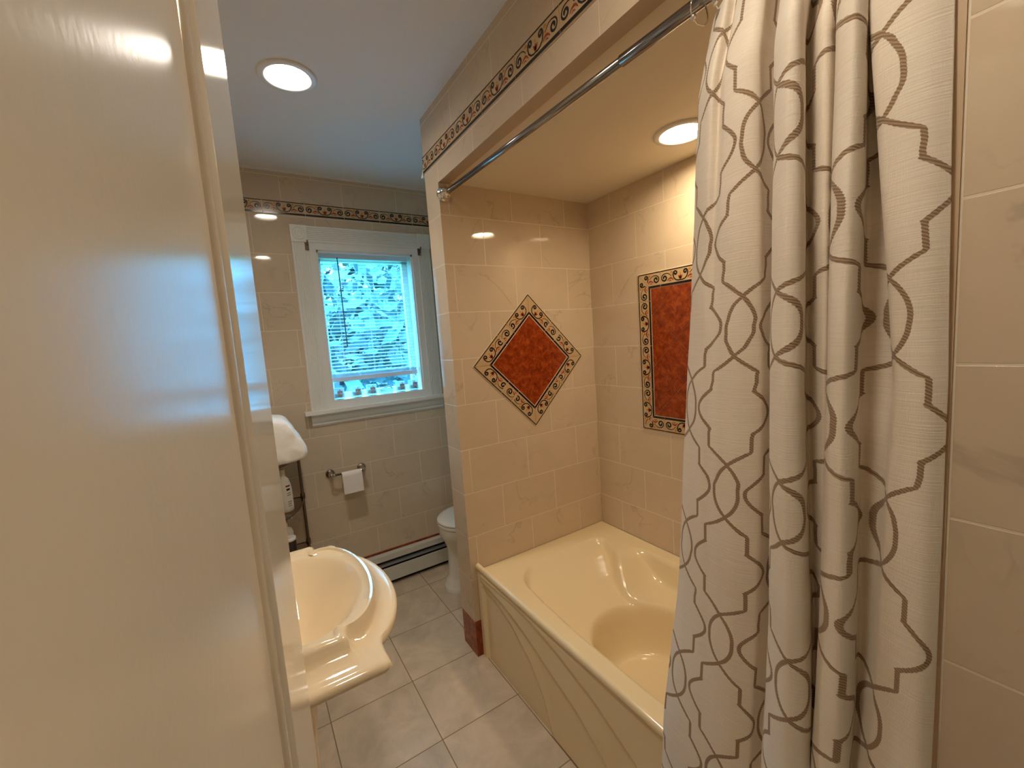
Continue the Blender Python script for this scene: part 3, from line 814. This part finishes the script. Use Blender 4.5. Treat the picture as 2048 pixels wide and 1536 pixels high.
mb.build('basin', tub, smooth=True, recalc=True)
# apron: three overlapping swept folds
C1 = [(-.03, .352), (-.055, .350), (-.16, .335), (-.278, .295), (-.399, .215), (-.470, .130), (-.520, .0)]
C2 = [(-.03, .380), (-.12, .375), (-.23, .362), (-.38, .325), (-.52, .272), (-.674, .221), (-.795, .149), (-.90, .0)]
C3 = [(-.03, .405), (-.30, .410), (-.444, .404), (-.60, .375), (-.767, .331), (-.923, .262), (-1.05, .15), (-1.12, 0)]
def cv(C, y): return lerp_pts([(-a, b) for a, b in C], -y)
def apron(y, z):
    x = .030
    base = .030
    off = .012
    if y > -.03 or y < YT0+.03: return base
    top = sstep(.40, .43, z)
    for C, h in ((C1, .0075), (C2, .0075), (C3, .0065)):
        c = cv(C, y)
        dz = z - c
        off -= h*sstep(-.006, .006, dz)*(1 - .45*sstep(.0, .14, dz))
    return base + off*(1-top)*sstep(-.03, -.045, y) 
mb = MB(); NA, NZ = 240, 96
mb.grid(lambda a, b: (apron(YT1+(YT0-YT1)*a, .435*b), YT1+(YT0-YT1)*a, .435*b), NA, NZ, 'acrylic')
# rim lip: rolls from the deck over to the apron
mb.grid(lambda a, b: [(XT0, ZT-.010), (.031, ZT-.012), (.0245, ZT-.019), (.0235, ZT-.028), (.026, ZT-.036), (.030, .435-.009)][min(5, round(b*5))] and
        ((lambda p: (p[0], YT1+(YT0-YT1)*a, p[1]))([(XT0, ZT-.010), (.032, ZT-.0105), (.0255, ZT-.0165), (.0240, ZT-.026), (.0255, ZT-.033), (.030, .426)][min(5, round(b*5))])), 40, 5, 'acrylic')
mb.build('apron', tub, smooth=True)

# ------------------------------------------------------------------ curtain rod, rings and curtain
RODZ, RX0, RX1 = 2.086, .020, .055
rod = thing('shower_rod', 'steel tension rod crossing the head of the bath opening', 'curtain rod', (.03, -.76, RODZ))
def rx(y): return RX0 + (RX1-RX0)*(-y)/1.518
def rz(y): return RODZ - .012*(-y)/1.518
def rp(y, dz=0): return (rx(y), y, rz(y)+dz)
mb = MB(); mb.tube([rp(-.01), rp(-.985)], .0102, 'rod_metal', 24); mb.build('inner_tube', rod, smooth=True)
mb = MB(); mb.tube([rp(-.965), rp(-.967), rp(-1.505)], [.0112, .0128, .0128], 'rod_metal', 24); mb.build('outer_tube', rod, smooth=True)
for y0, ax in ((-.0, -1), (YN, 1)):
    mb = MB(); mb.lathe([(.031, 0), (.031, .004), (.029, .009), (.025, .013), (.023, .018), (.0225, .030), (.019, .034), (.0125, .036), (.0122, .046)], 'chrome', rp(y0), (0, ax, 0), 28); mb.build('end_flange', rod, smooth=True)
def make_ring(y, label):
    t = thing('shower_ring', label, 'shower ring', rp(y), 'roller bead shower rings')
    cx, cz = rx(y), rz(y)-.012
    mb = MB(); pts = [(cx+.026*math.cos(a), y+.002*math.sin(2*a), cz+.028*math.sin(a)) for a in [2*PI*i/28 for i in range(28)]]
    mb.tube(pts, .0016, 'chrome', 8, closed=True); mb.build('wire_loop', t, smooth=True, origin=rp(y)).location = (0, 0, 0)
    for i in range(5):
        a = math.radians(62+14*i); mb = MB()
        mb.sphere((cx+.026*math.cos(a), y, cz+.028*math.sin(a)), .0042, 'chrome', 10); mb.build('bead', t, smooth=True, origin=rp(y)).location = (0, 0, 0)
    mb = MB(); mb.sphere((cx-.020, y, cz-.020), .006, 'chrome', 10); mb.build('end_ball', t, smooth=True, origin=rp(y)).location = (0, 0, 0)
    return t
r0 = make_ring(-1.158, 'roller bead shower ring at the free edge of the curtain')
for y in (-1.20, -1.245, -1.29, -1.335, -1.38, -1.425, -1.47, -1.50):
    dup(r0, rp(y), 'roller bead shower ring above the bunched curtain folds')
# plan of the folds: (x depth at three heights), (photo column at three heights), hidden flag
CP = [
 ((.035, .035, .030), (1402, 1375, 1347), 0), ((.014, .012, .010), (1410, 1387, 1362), 0), ((-.002, -.004, -.006), (1426, 1403, 1394), 0),
 ((.014, -.008, -.012), (1445, 1418, 1418), 0), ((-.008, -.014, -.016), (1453, 1440, 1440), 0), ((-.018, -.013, -.014), (1488, 1480, 1470), 0),
 ((-.006, .005, .004), (1515, 1518, 1506), 0), ((.020, .028, .028), (1527, 1536, 1524), 0), ((.055, .055, .055), (1552, 1556, 1546), 1),
 ((.020, .015, .015), (1549, 1542, 1537), 1), ((-.014, -.016, -.018), (1552, 1544, 1540), 0), ((-.036, -.040, -.042), (1573, 1566, 1570), 0),
 ((-.030, -.030, -.032), (1596, 1594, 1604), 0), ((-.004, -.004, -.004), (1609, 1606, 1622), 0), ((.040, .045, .045), (1613, 1611, 1628), 1),
 ((.046, .050, .055), (1620, 1620, 1634), 1), ((.012, .028, .050), (1640, 1637, 1640), 0), ((.014, .024, .050), (1660, 1651, 1644), 0),
 ((.040, .050, .055), (1674, 1664, 1652), 1), ((.006, .008, .012), (1671, 1654, 1634), 1), ((-.022, -.024, -.024), (1678, 1660, 1643), 0),
 ((-.036, -.037, -.036), (1704, 1684, 1674), 0), ((-.022, -.022, -.020), (1726, 1706, 1698), 0), ((.002, .002, .004), (1735, 1716, 1707), 0),
 ((.050, .045, .034), (1739, 1723, 1713), 1), ((.055, .046, .036), (1752, 1754, 1722), 0), ((.046, .032, .022), (1757, 1786, 1734), 0),
 ((.014, .008, .008), (1745, 1788, 1744), 0), ((-.010, -.012, -.006), (1751, 1795, 1756), 0), ((-.020, -.020, -.018), (1800, 1830, 1806), 0),
 ((-.018, -.018, -.020), (1858, 1864, 1842), 0), ((-.008, -.008, -.008), (1908, 1896, 1870), 0)]
VR = (100, 768, 1400)
def ray_y(px, pv, x):
    d = F_ + R_*((px-1024)/F_PX) - U_*((pv-768)/F_PX)
    t = (x-CAM.x)/d.x; p = CAM+d*t; return p.y, p.z
rows = []       # per control point: three (z, y, x)
for xd, px, hid in CP:
    rows.append([(*(ray_y(px[k], VR[k], xd[k])[::-1]), xd[k]) for k in range(3)])
def at_z(i, z):
    r = sorted(rows[i])
    (z0, y0, x0), (z1, y1, x1), (z2, y2, x2) = r
    if z <= z1: t = (z-z0)/(z1-z0); t = max(t, -.7); a, b = (y0, x0), (y1, x1)
    else: t = min((z-z1)/(z2-z1), 1.25); a, b = (y1, x1), (y2, x2)
    x = max(-.045, min(.06, a[1]+(b[1]-a[1])*t))
    k = 1-sstep(.50, .95, z)          # below the rim the cloth hangs in front of the tub
    return (a[0]+(b[0]-a[0])*t, x*(1-k) + (-.050+(x+.045)*.62)*k)
SUB = 10
def catmull(P):
    out = []
    n = len(P)
    for i in range(n-1):
        p0, p1, p2, p3 = P[max(0, i-1)], P[i], P[i+1], P[min(n-1, i+2)]
        for k in range(SUB):
            t = k/SUB
            out.append(tuple(.5*((2*b)+(-a+c)*t+(2*a-5*b+4*c-d)*t*t+(-a+3*b-3*c+d)*t**3) for a, b, c, d in zip(p0, p1, p2, p3)))
    out.append(P[-1]); return out
# texture coordinate along the cloth: true length where the cloth shows, the hidden folds take up the rest
hidden = [bool(CP[min(len(CP)-1, i//SUB)][2] or CP[min(len(CP)-1, i//SUB+1)][2]) for i in range((len(CP)-1)*SUB)]
ANC = [((4.0, 4.55, 6.2), 0.0), ((11.2, 10.45, 10.3), 2*CW), ((27.0, 27.7, 28.4), 4*CW)]
def cloth_u(P, z):
    seg = [math.dist(a, b) for a, b in zip(P, P[1:])]
    U = [0.0]*len(P)
    an = [(max(0, min(len(seg)-1, round(SUB*lerp_pts([(.85, a[0]), (1.35, a[1]), (1.85, a[2])], z)))), u) for a, u in ANC]
    for (ia, ua), (ib, ub) in zip(an, an[1:]):
        vis = sum(seg[i] for i in range(ia, ib) if not hidden[i]); hd = sum(seg[i] for i in range(ia, ib) if hidden[i])
        k = min(1.0, (ub-ua)/(vis+hd)); jump = ub-ua-(vis+hd)*k      # the surplus sits deep inside one fold
        jp = int(SUB*(8.5 if ia < 9*SUB else 18.5))
        U[ia] = ua
        for i in range(ia, ib): U[i+1] = U[i] + seg[i]*k + (jump if i == jp else 0)
    for i in range(an[0][0]-1, -1, -1): U[i] = U[i+1]-seg[i]
    for i in range(an[-1][0], len(seg)): U[i+1] = U[i]+seg[i]
    return U
ZC0, ZC1, NZc = .14, 2.045, 150
mb = MB(); vs = []; NU = len(hidden)+1; UU = []
for j in range(NZc+1):
    z = ZC0+(ZC1-ZC0)*j/NZc
    P = catmull([at_z(i, z) for i in range(len(CP))]); UU.append(cloth_u(P, z))
    for k, (y, x) in enumerate(P):
        wr = .0025*math.sin(z*9+k*.05)+.0012*math.sin(z*31+k*.11)
        vs.append((x+wr*.6 + (z > 1.9)*(z-1.9)*.25, y, z))
fs, uvs = [], []
for j in range(NZc):
    for k in range(NU-1):
        f = [(j, k), (j, k+1), (j+1, k+1), (j+1, k)]
        fs.append([a*NU+b for a, b in f]); uvs.append([(UU[a][b], ZC0+(ZC1-ZC0)*a/NZc) for a, b in f])
mb.add(vs, fs, 'curtain', uvs)
cu = mb.build('shower_curtain', smooth=True)
tag(cu, 'cream linen shower curtain with a brown trellis pattern, bunched at the right', 'shower curtain')
md = cu.modifiers.new('thick', 'SOLIDIFY'); md.thickness = .0012; md.offset = 0

# ------------------------------------------------------------------ pedestal sink
sink = thing('pedestal_sink', 'glossy biscuit pedestal sink with a bowed front beside the open door', 'sink', (-.74, -.54, 0))
SXC, SYC = -.76, -.54
NS = 180
def outline(i, bx, by, x0=XL+.004, xr=-.578, hy=.322):
    """exit distance per ray of the union of a rectangle (inset i) and a bow ellipse"""
    pts = []
    for j in range(NS):
        a = 2*PI*j/NS; dx, dy = math.cos(a), math.sin(a)
        X1, X0, HY = xr-i-SXC, x0+min(i, .03)-SXC, hy-i
        t = min([X1/dx if dx > 1e-9 else 9, X0/dx if dx < -1e-9 else 9, HY/abs(dy) if abs(dy) > 1e-9 else 9])
        # ellipse centred at the front edge
        ex, ax, ay = -.64-SXC, bx, by
        A = dx*dx/ax**2+dy*dy/ay**2; B = -2*dx*ex/ax**2; C = ex*ex/ax**2-1
        D_ = B*B-4*A*C
        if D_ > 0: t = max(t, (-B+math.sqrt(D_))/(2*A))
        pts.append((dx*t, dy*t))
    return pts
def ring(o, z): return [(SXC+x, SYC+y, z) for x, y in o]
def ell(cx, cy, ax, ay, z): 
    return [(cx+ax*math.cos(2*PI*j/NS), cy+ay*math.sin(2*PI*j/NS), z) for j in range(NS)]
o = lambda i: outline(i, .150-i*.75, .262-i*.62)
bc = (-.715, SYC)
rings = [ell(-.80, SYC, .10, .115, .655), ell(-.80, SYC, .12, .15, .68), ell(-.785, SYC, .165, .215, .735), ring(o(.060), .785), ring(o(.022), .806), ring(o(.006), .813),
         ring(o(0), .822), ring(o(.002), .831), ring(o(.008), .8365), ring(o(.018), .8370), ring(o(.040), .841), ring(o(.058), .850), ring(o(.066), .859), ring(o(.069), .872), ring(o(.076), .881), ring(o(.084), .8815), ring(o(.090), .875)]
bowl = [(0.0, .872), (.05, .866), (.10, .856), (.22, .832), (.38, .796), (.55, .758), (.72, .726), (.86, .709), (.96, .703)]
for q, z in bowl:
    rings.append([(bc[0]+.148*(1-q)*math.cos(2*PI*j/NS)*1.0, bc[1]+.212*(1-q)*math.sin(2*PI*j/NS), z) for j in range(NS)])
mb = MB(); mb.rings(rings, 'porcelain'); mb.build('basin', sink, recalc=True, auto=50)
def rrect(cx, cy, a, b, z, p=5, n=64):
    out = []
    for j in range(n):
        t = 2*PI*j/n; c, s = math.cos(t), math.sin(t); r = (abs(c)**p+abs(s)**p)**(-1/p)
        fl = 1-.035*(math.cos(8*t)**8)
        out.append((cx+a*c*r*fl, cy+b*s*r*fl, z))
    return out
mb = MB(); px = -.80
mb.rings([rrect(px, SYC, a, b, z) for a, b, z in ((.125, .135, 0), (.125, .135, .03), (.112, .122, .045), (.104, .114, .07), (.090, .100, .16), (.083, .092, .35), (.085, .094, .52), (.094, .104, .62), (.104, .118, .665), (.11, .13, .69))], 'porcelain')
mb.build('pedestal', sink, auto=40)
mb = MB(); mb.lathe([(.021, 0), (.021, .002), (.014, .003), (.001, .003)], 'chrome', (bc[0], bc[1], .7035), n=24); mb.build('drain', sink, smooth=True)

# ------------------------------------------------------------------ toilet
toi = thing('toilet', 'white toilet with a closed lid half hidden behind the partition', 'toilet', (.35, .59, 0))
TY = .59
def egg(fx, bx_, hw, z, n=56):
    out = []; cx = fx+hw*1.18
    for j in range(n):
        a = 2*PI*j/n; c, s = math.cos(a), math.sin(a)
        x = cx + (c*(bx_-cx) if c > 0 else c*(cx-fx))
        y = TY + hw*s*(abs(s)**-.12 if c > 0 and abs(s) > 1e-6 else 1)
        out.append((x, y, z))
    return out
mb = MB(); mb.rings([egg(f, b, h, z) for f, b, h, z in ((.098, .60, .125, 0), (.098, .60, .125, .022), (.104, .60, .120, .030), (.108, .60, .116, .034), (.110, .60, .115, .052), (.120, .59, .104, .064), (.128, .58, .096, .085), (.134, .56, .092, .18), (.134, .56, .094, .24), (.126, .57, .108, .275), (.112, .59, .140, .305), (.100, .60, .165, .328), (.093, .60, .178, .350), (.092, .60, .182, .392))], 'white_ceramic'); mb.build('bowl', toi, auto=50)
mb = MB(); mb.rings([egg(f, b, h, z) for f, b, h, z in ((.097, .58, .178, .393), (.090, .58, .185, .396), (.090, .58, .185, .408), (.095, .58, .180, .411))], 'white_ceramic'); mb.build('seat', toi, auto=50)
mb = MB(); mb.rings([egg(f, b, h, z) for f, b, h, z in ((.101, .58, .176, .4135), (.091, .58, .184, .416), (.090, .58, .185, .424), (.099, .57, .176, .432), (.13, .55, .15, .438), (.20, .50, .10, .441))], 'white_ceramic'); mb.build('lid', toi, auto=50)
mb = MB(); mb.box((.60, TY-.23, .36), (XR-.012, TY+.23, .72), 'white_ceramic'); mb.build('tank', toi, bevel=.02, bseg=3)
mb = MB(); mb.box((.59, TY-.24, .722), (XR-.008, TY+.24, .755), 'white_ceramic'); mb.build('tank_lid', toi, bevel=.008, bseg=3)

# ------------------------------------------------------------------ baseboard heater
HX0, HX1, HY0 = -.62, XR-.004, YB-.060
ht = thing('baseboard_heater', 'long white baseboard heater along the foot of the window wall', 'heater', (.1, HY0, 0))
mb = MB(); mb.box((HX0, HY0+.030, .0), (HX1, YB-.005, .190), 'heater', fm={'y': 'black'}); mb.build('back_plate', ht)  # front face coloured black to stand for the shade inside the gaps
mb = MB(); mb.box((HX0, HY0+.012, .158), (HX1, YB-.006, .193), 'heater'); mb.build('top_hood', ht, bevel=.003)
mb = MB(); mb.box((HX0, HY0+.004, .127), (HX1, HY0+.030, .139), 'heater_fin'); mb.build('damper', ht, bevel=.002)
mb = MB(); mb.box((HX0, HY0, .028), (HX1, HY0+.008, .114), 'heater'); mb.build('front_panel', ht, bevel=.003)
for x in (HX0, HX1-.03):
    mb = MB(); mb.box((x, HY0-.002, .0), (x+.03, YB-.006, .194), 'heater'); mb.build('end_cap', ht, bevel=.003)

# ------------------------------------------------------------------ toilet paper holder and roll
th = thing('paper_holder', 'nickel toilet paper holder on the tiled wall under the window', 'paper holder', (-.33, YB, .757))
for x in (-.418, -.242):
    mb = MB(); mb.lathe([(.026, 0), (.026, .004), (.022, .009), (.014, .014), (.010, .022), (.0085, .052)], 'nickel', (x, YB, .763), (0, -1, 0), 24)
    mb.sphere((x, YB-.056, .763), .012, 'nickel', 14); mb.build('post', th, smooth=True)
mb = MB(); mb.tube([(-.418, YB-.056, .763), (-.395, YB-.056, .763), (-.394, YB-.056, .763), (-.25, YB-.056, .763), (-.242, YB-.056, .763)], [.0095, .0095, .0065, .0065, .0095], 'nickel', 16); mb.build('spindle', th, smooth=True)
pr = thing('paper_roll', 'small white toilet paper roll with its end sheet hanging down', 'toilet paper', (-.30, YB-.056, .763))
cy_, cz_ = YB-.056, .747; X0, X1 = -.366, -.257
mb = MB(); n = 36; 
outer = [[(x, cy_+.0235*math.cos(2*PI*j/n), cz_+.0235*math.sin(2*PI*j/n)) for j in range(n)] for x in (X0, X1)]
inner = [[(x, cy_+.0165*math.cos(2*PI*j/n), cz_+.0165*math.sin(2*PI*j/n)) for j in range(n)] for x in (X1, X0)]
mb.rings(outer+inner+[outer[0]], 'paper', False, False); mb.build('roll', pr, auto=50)
mb = MB(); pth = [(cy_+.0242*math.cos(a), cz_+.0242*math.sin(a)) for a in [math.radians(70+11*i) for i in range(11)]]
pth += [(cy_-.0246-.0006*i, cz_-.006-.0135*i) for i in range(8)]
rs = [[(x, a, b) for x in [X0+(X1-X0)*k/12 for k in range(13)]] for a, b in pth]
rs2 = [[(x, a+(-.001), b) for x in [X0+(X1-X0)*k/12 for k in range(13)]] for a, b in pth]
mb.rings(rs, 'paper', False, False, False); mb.rings(rs2, 'paper', False, False, False); mb.build('hanging_sheet', pr, smooth=True)

# ------------------------------------------------------------------ corner shelf with its things
sh = thing('corner_shelf', 'dark metal corner etagere standing between sink and window wall', 'shelf', (-.80, .70, 0))
PR, PC, PL = (-.577, .856), (-.965, .895), (-.955, .46)
for (x, y) in (PR, PC, PL):
    mb = MB(); prof = [(.011, 0), (.011, .02), (.0075, .022)]
    for z in (.17, .43, .69): prof += [(.0075, z-.02), (.012, z-.014), (.012, z+.014), (.0075, z+.02)]
    prof += [(.0075, .925), (.012, .93), (.012, .955), (.001, .958)]
    mb.lathe(prof, 'bronze', (x, y, 0), n=16); mb.build('post', sh, smooth=True)
def arc(k=24, r=0.0):
    # bowed front edge from right post to left post
    p, q = Vector(PR), Vector(PL); c = Vector((-.60, .44))
    return [(1-t)**2*p+2*t*(1-t)*c+t*t*q for t in [i/k for i in range(k+1)]]
for z in (.17, .43, .69, .945):
    e = arc()
    poly = [(v.x, v.y) for v in e]+[PC]
    nn = len(poly); mb = MB(); mb.add([(x, y, z-.001) for x, y in poly]+[(x, y, z+.001) for x, y in poly], [list(range(nn))[::-1], list(range(nn, 2*nn))]+[[i, (i+1) % nn, nn+(i+1) % nn, nn+i] for i in range(nn)], 'shelf_glass')
    g = mb.build('glass_shelf', sh)
    mb = MB(); mb.tube([(v.x, v.y, z-.004) for v in e], .0028, 'bronze', 8); mb.tube([(*PR, z-.004), (*PC, z-.004), (*PL, z-.004)], .0028, 'bronze', 8); mb.build('shelf_rim', sh, smooth=True)
tw = MB()
def towel_sec(y, k):
    pts = [(-.90, .955), (-.70, .950), (-.62, .952), (-.565, .962), (-.548, .985), (-.552, 1.015), (-.575, 1.065), (-.600, 1.115), (-.622, 1.152), (-.645, 1.166), (-.72, 1.172), (-.88, 1.165), (-.925, 1.12), (-.93, 1.0)]
    cx, cz = -.72, 1.06
    return [(cx+(x-cx)*k, y, cz+(z-cz)*(k if z > 1.0 else (.35+.65*k) if k < 1 else 1)) for x, z in pts]
ys = [(.530, .80), (.540, .93), (.56, .985), (.62, 1.0), (.70, .985), (.76, 1.0), (.82, .985), (.835, .93), (.842, .82)]
tw.rings([towel_sec(y, k) for y, k in ys], 'towel')
t = tw.build('towel', subsurf=2, smooth=True, recalc=True); tag(t, 'fluffy white folded towel on top of the corner shelf', 'towel')
dtx = bpy.data.textures.new('terry', 'CLOUDS'); dtx.noise_scale = .05
md = t.modifiers.new('fold', 'DISPLACE'); md.texture = dtx; md.strength = .016; md.mid_level = .5; md.texture_coords = 'GLOBAL'
# white bottle with printed label
bt = thing('lotion_bottle', 'white bottle with small printed label on the corner shelf', 'bottle', (-.672, .66, .691))
bx_, by_ = -.672, .66
def ov(z, a, b, n=36): return [(bx_+a*math.cos(2*PI*j/n), by_+b*math.sin(2*PI*j/n), z) for j in range(n)]
mb = MB(); mb.rings([ov(.691+z, a, b) for a, b, z in ((.030, .022, 0), (.036, .026, .004), (.037, .027, .03), (.037, .027, .10), (.034, .025, .135), (.026, .019, .165), (.014, .014, .180))], 'plastic_white'); mb.build('body', bt, smooth=True)
mb = MB(); mb.rings([ov(.691+z, a, a) for a, z in ((.015, .181), (.015, .212), (.012, .215))], 'plastic_white'); mb.build('cap', bt, auto=40)
body = bt.children[0]
for (z0, z1, a0, a1, m_) in ((.128, .136, 285, 322, 'label_red'), (.104, .120, 288, 318, 'label_ink'), (.094, .099, 290, 318, 'label_grey'), (.084, .089, 288, 320, 'label_grey'), (.050, .055, 288, 322, 'label_grey'), (.040, .045, 288, 316, 'label_grey'), (.030, .034, 288, 320, 'label_grey')):
    k = 1 if z1 < .12 else .955
    n = 8; an = [math.radians(a0+(a1-a0)*i/n) for i in range(n+1)]
    mb = MB(); mb.rings([[(bx_+.0377*math.cos(b)*k, by_+.0277*math.sin(b)*k, .691+z) for b in an] for z in (z0, z1)], m_, False, False, False)
    l = mb.build('printed_line', body)
# pump dispenser and dark jar on the tier below
pd = thing('pump_dispenser', 'white pump dispenser with curved spout on the lower shelf', 'dispenser', (-.684, .72, .431))
mb = MB(); qx, qy, qz = -.684, .72, .431
mb.lathe([(.030, 0), (.034, .004), (.034, .130), (.028, .150), (.012, .158), (.012, .180)], 'plastic_white', (qx, qy, qz), n=28); mb.build('body', pd, smooth=True)
mb = MB(); mb.tube([(qx, qy, qz+.18), (qx, qy, qz+.208), (qx+.008, qy-.002, qz+.219), (qx+.022, qy-.004, qz+.219), (qx+.032, qy-.006, qz+.211), (qx+.034, qy-.006, qz+.199)], [.006, .006, .007, .007, .006, .005], 'plastic_white', 12); mb.build('pump_spout', pd, smooth=True)
jr = thing('dark_jar', 'dark glass jar with a white rim on the lower tier of the corner shelf', 'jar', (-.676, .60, .431))
mb = MB(); jx, jy, jz = -.676, .60, .431
mb.lathe([(.025, 0), (.028, .004), (.028, .128), (.025, .136)], 'dark_glass', (jx, jy, jz), n=28); mb.build('body', jr, smooth=True)
mb = MB(); mb.lathe([(.0275, .134), (.0285, .137), (.0285, .147), (.0265, .149), (.024, .145), (.001, .144)], 'plastic_white', (jx, jy, jz), n=28); mb.build('rim', jr, smooth=True)

# ------------------------------------------------------------------ outdoors behind the window
mb = MB(); mb.box((-12, YB+.6, -3.3), (14, 20, -3.2), 'lawn'); struct(mb.build('ground'))
def tree(x, y, h, r, m_, label, n):
    t = thing('tree', label, 'tree', (x, y, -3.2), 'trees seen through the blind')
    mb = MB(); mb.tube([(x, y, -3.2), (x+.05, y, -1.0), (x, y, h*.7)], [.16, .12, .05], 'bark', 10); mb.build('trunk', t, smooth=True)
    mb = MB(); rd = random.Random(n)
    for i in range(n*60):
        th_, ph = rd.uniform(0, 2*PI), math.acos(rd.uniform(-1, 1)); k = r*(rd.random()**.4)
        c = Vector((x+k*math.sin(ph)*math.cos(th_), y+k*.8*math.sin(ph)*math.sin(th_), h+k*1.25*math.cos(ph)))
        a = Vector((rd.gauss(0, 1), rd.gauss(0, 1), rd.gauss(0, 1))).normalized(); b = a.orthogonal().normalized(); s_ = rd.uniform(.10, .20)
        mb.add([c-a*s_, c+b*s_*.5, c+a*s_, c-b*s_*.5], [[0, 1, 2, 3]], m_)
    mb.build('crown', t)
tree(1.0, 4.9, 1.3, 1.7, 'leaf', 'pale green tree close behind the right half of the window', 26)
tree(-1.2, 9.4, 2.0, 2.3, 'leaf_dark', 'dark tree behind the left half of the window', 46)
tree(3.9, 9.8, 2.4, 2.4, 'leaf', 'pale tree far off behind the window\'s right edge', 46)
tree(-.6, 14.6, 3.6, 3.4, 'leaf', 'tall pale tree farthest off, above the dark tree at the left', 60)
tree(6.6, 15.0, 3.6, 3.8, 'leaf_dark', 'tall dark tree farthest off behind the window\'s right edge', 60)
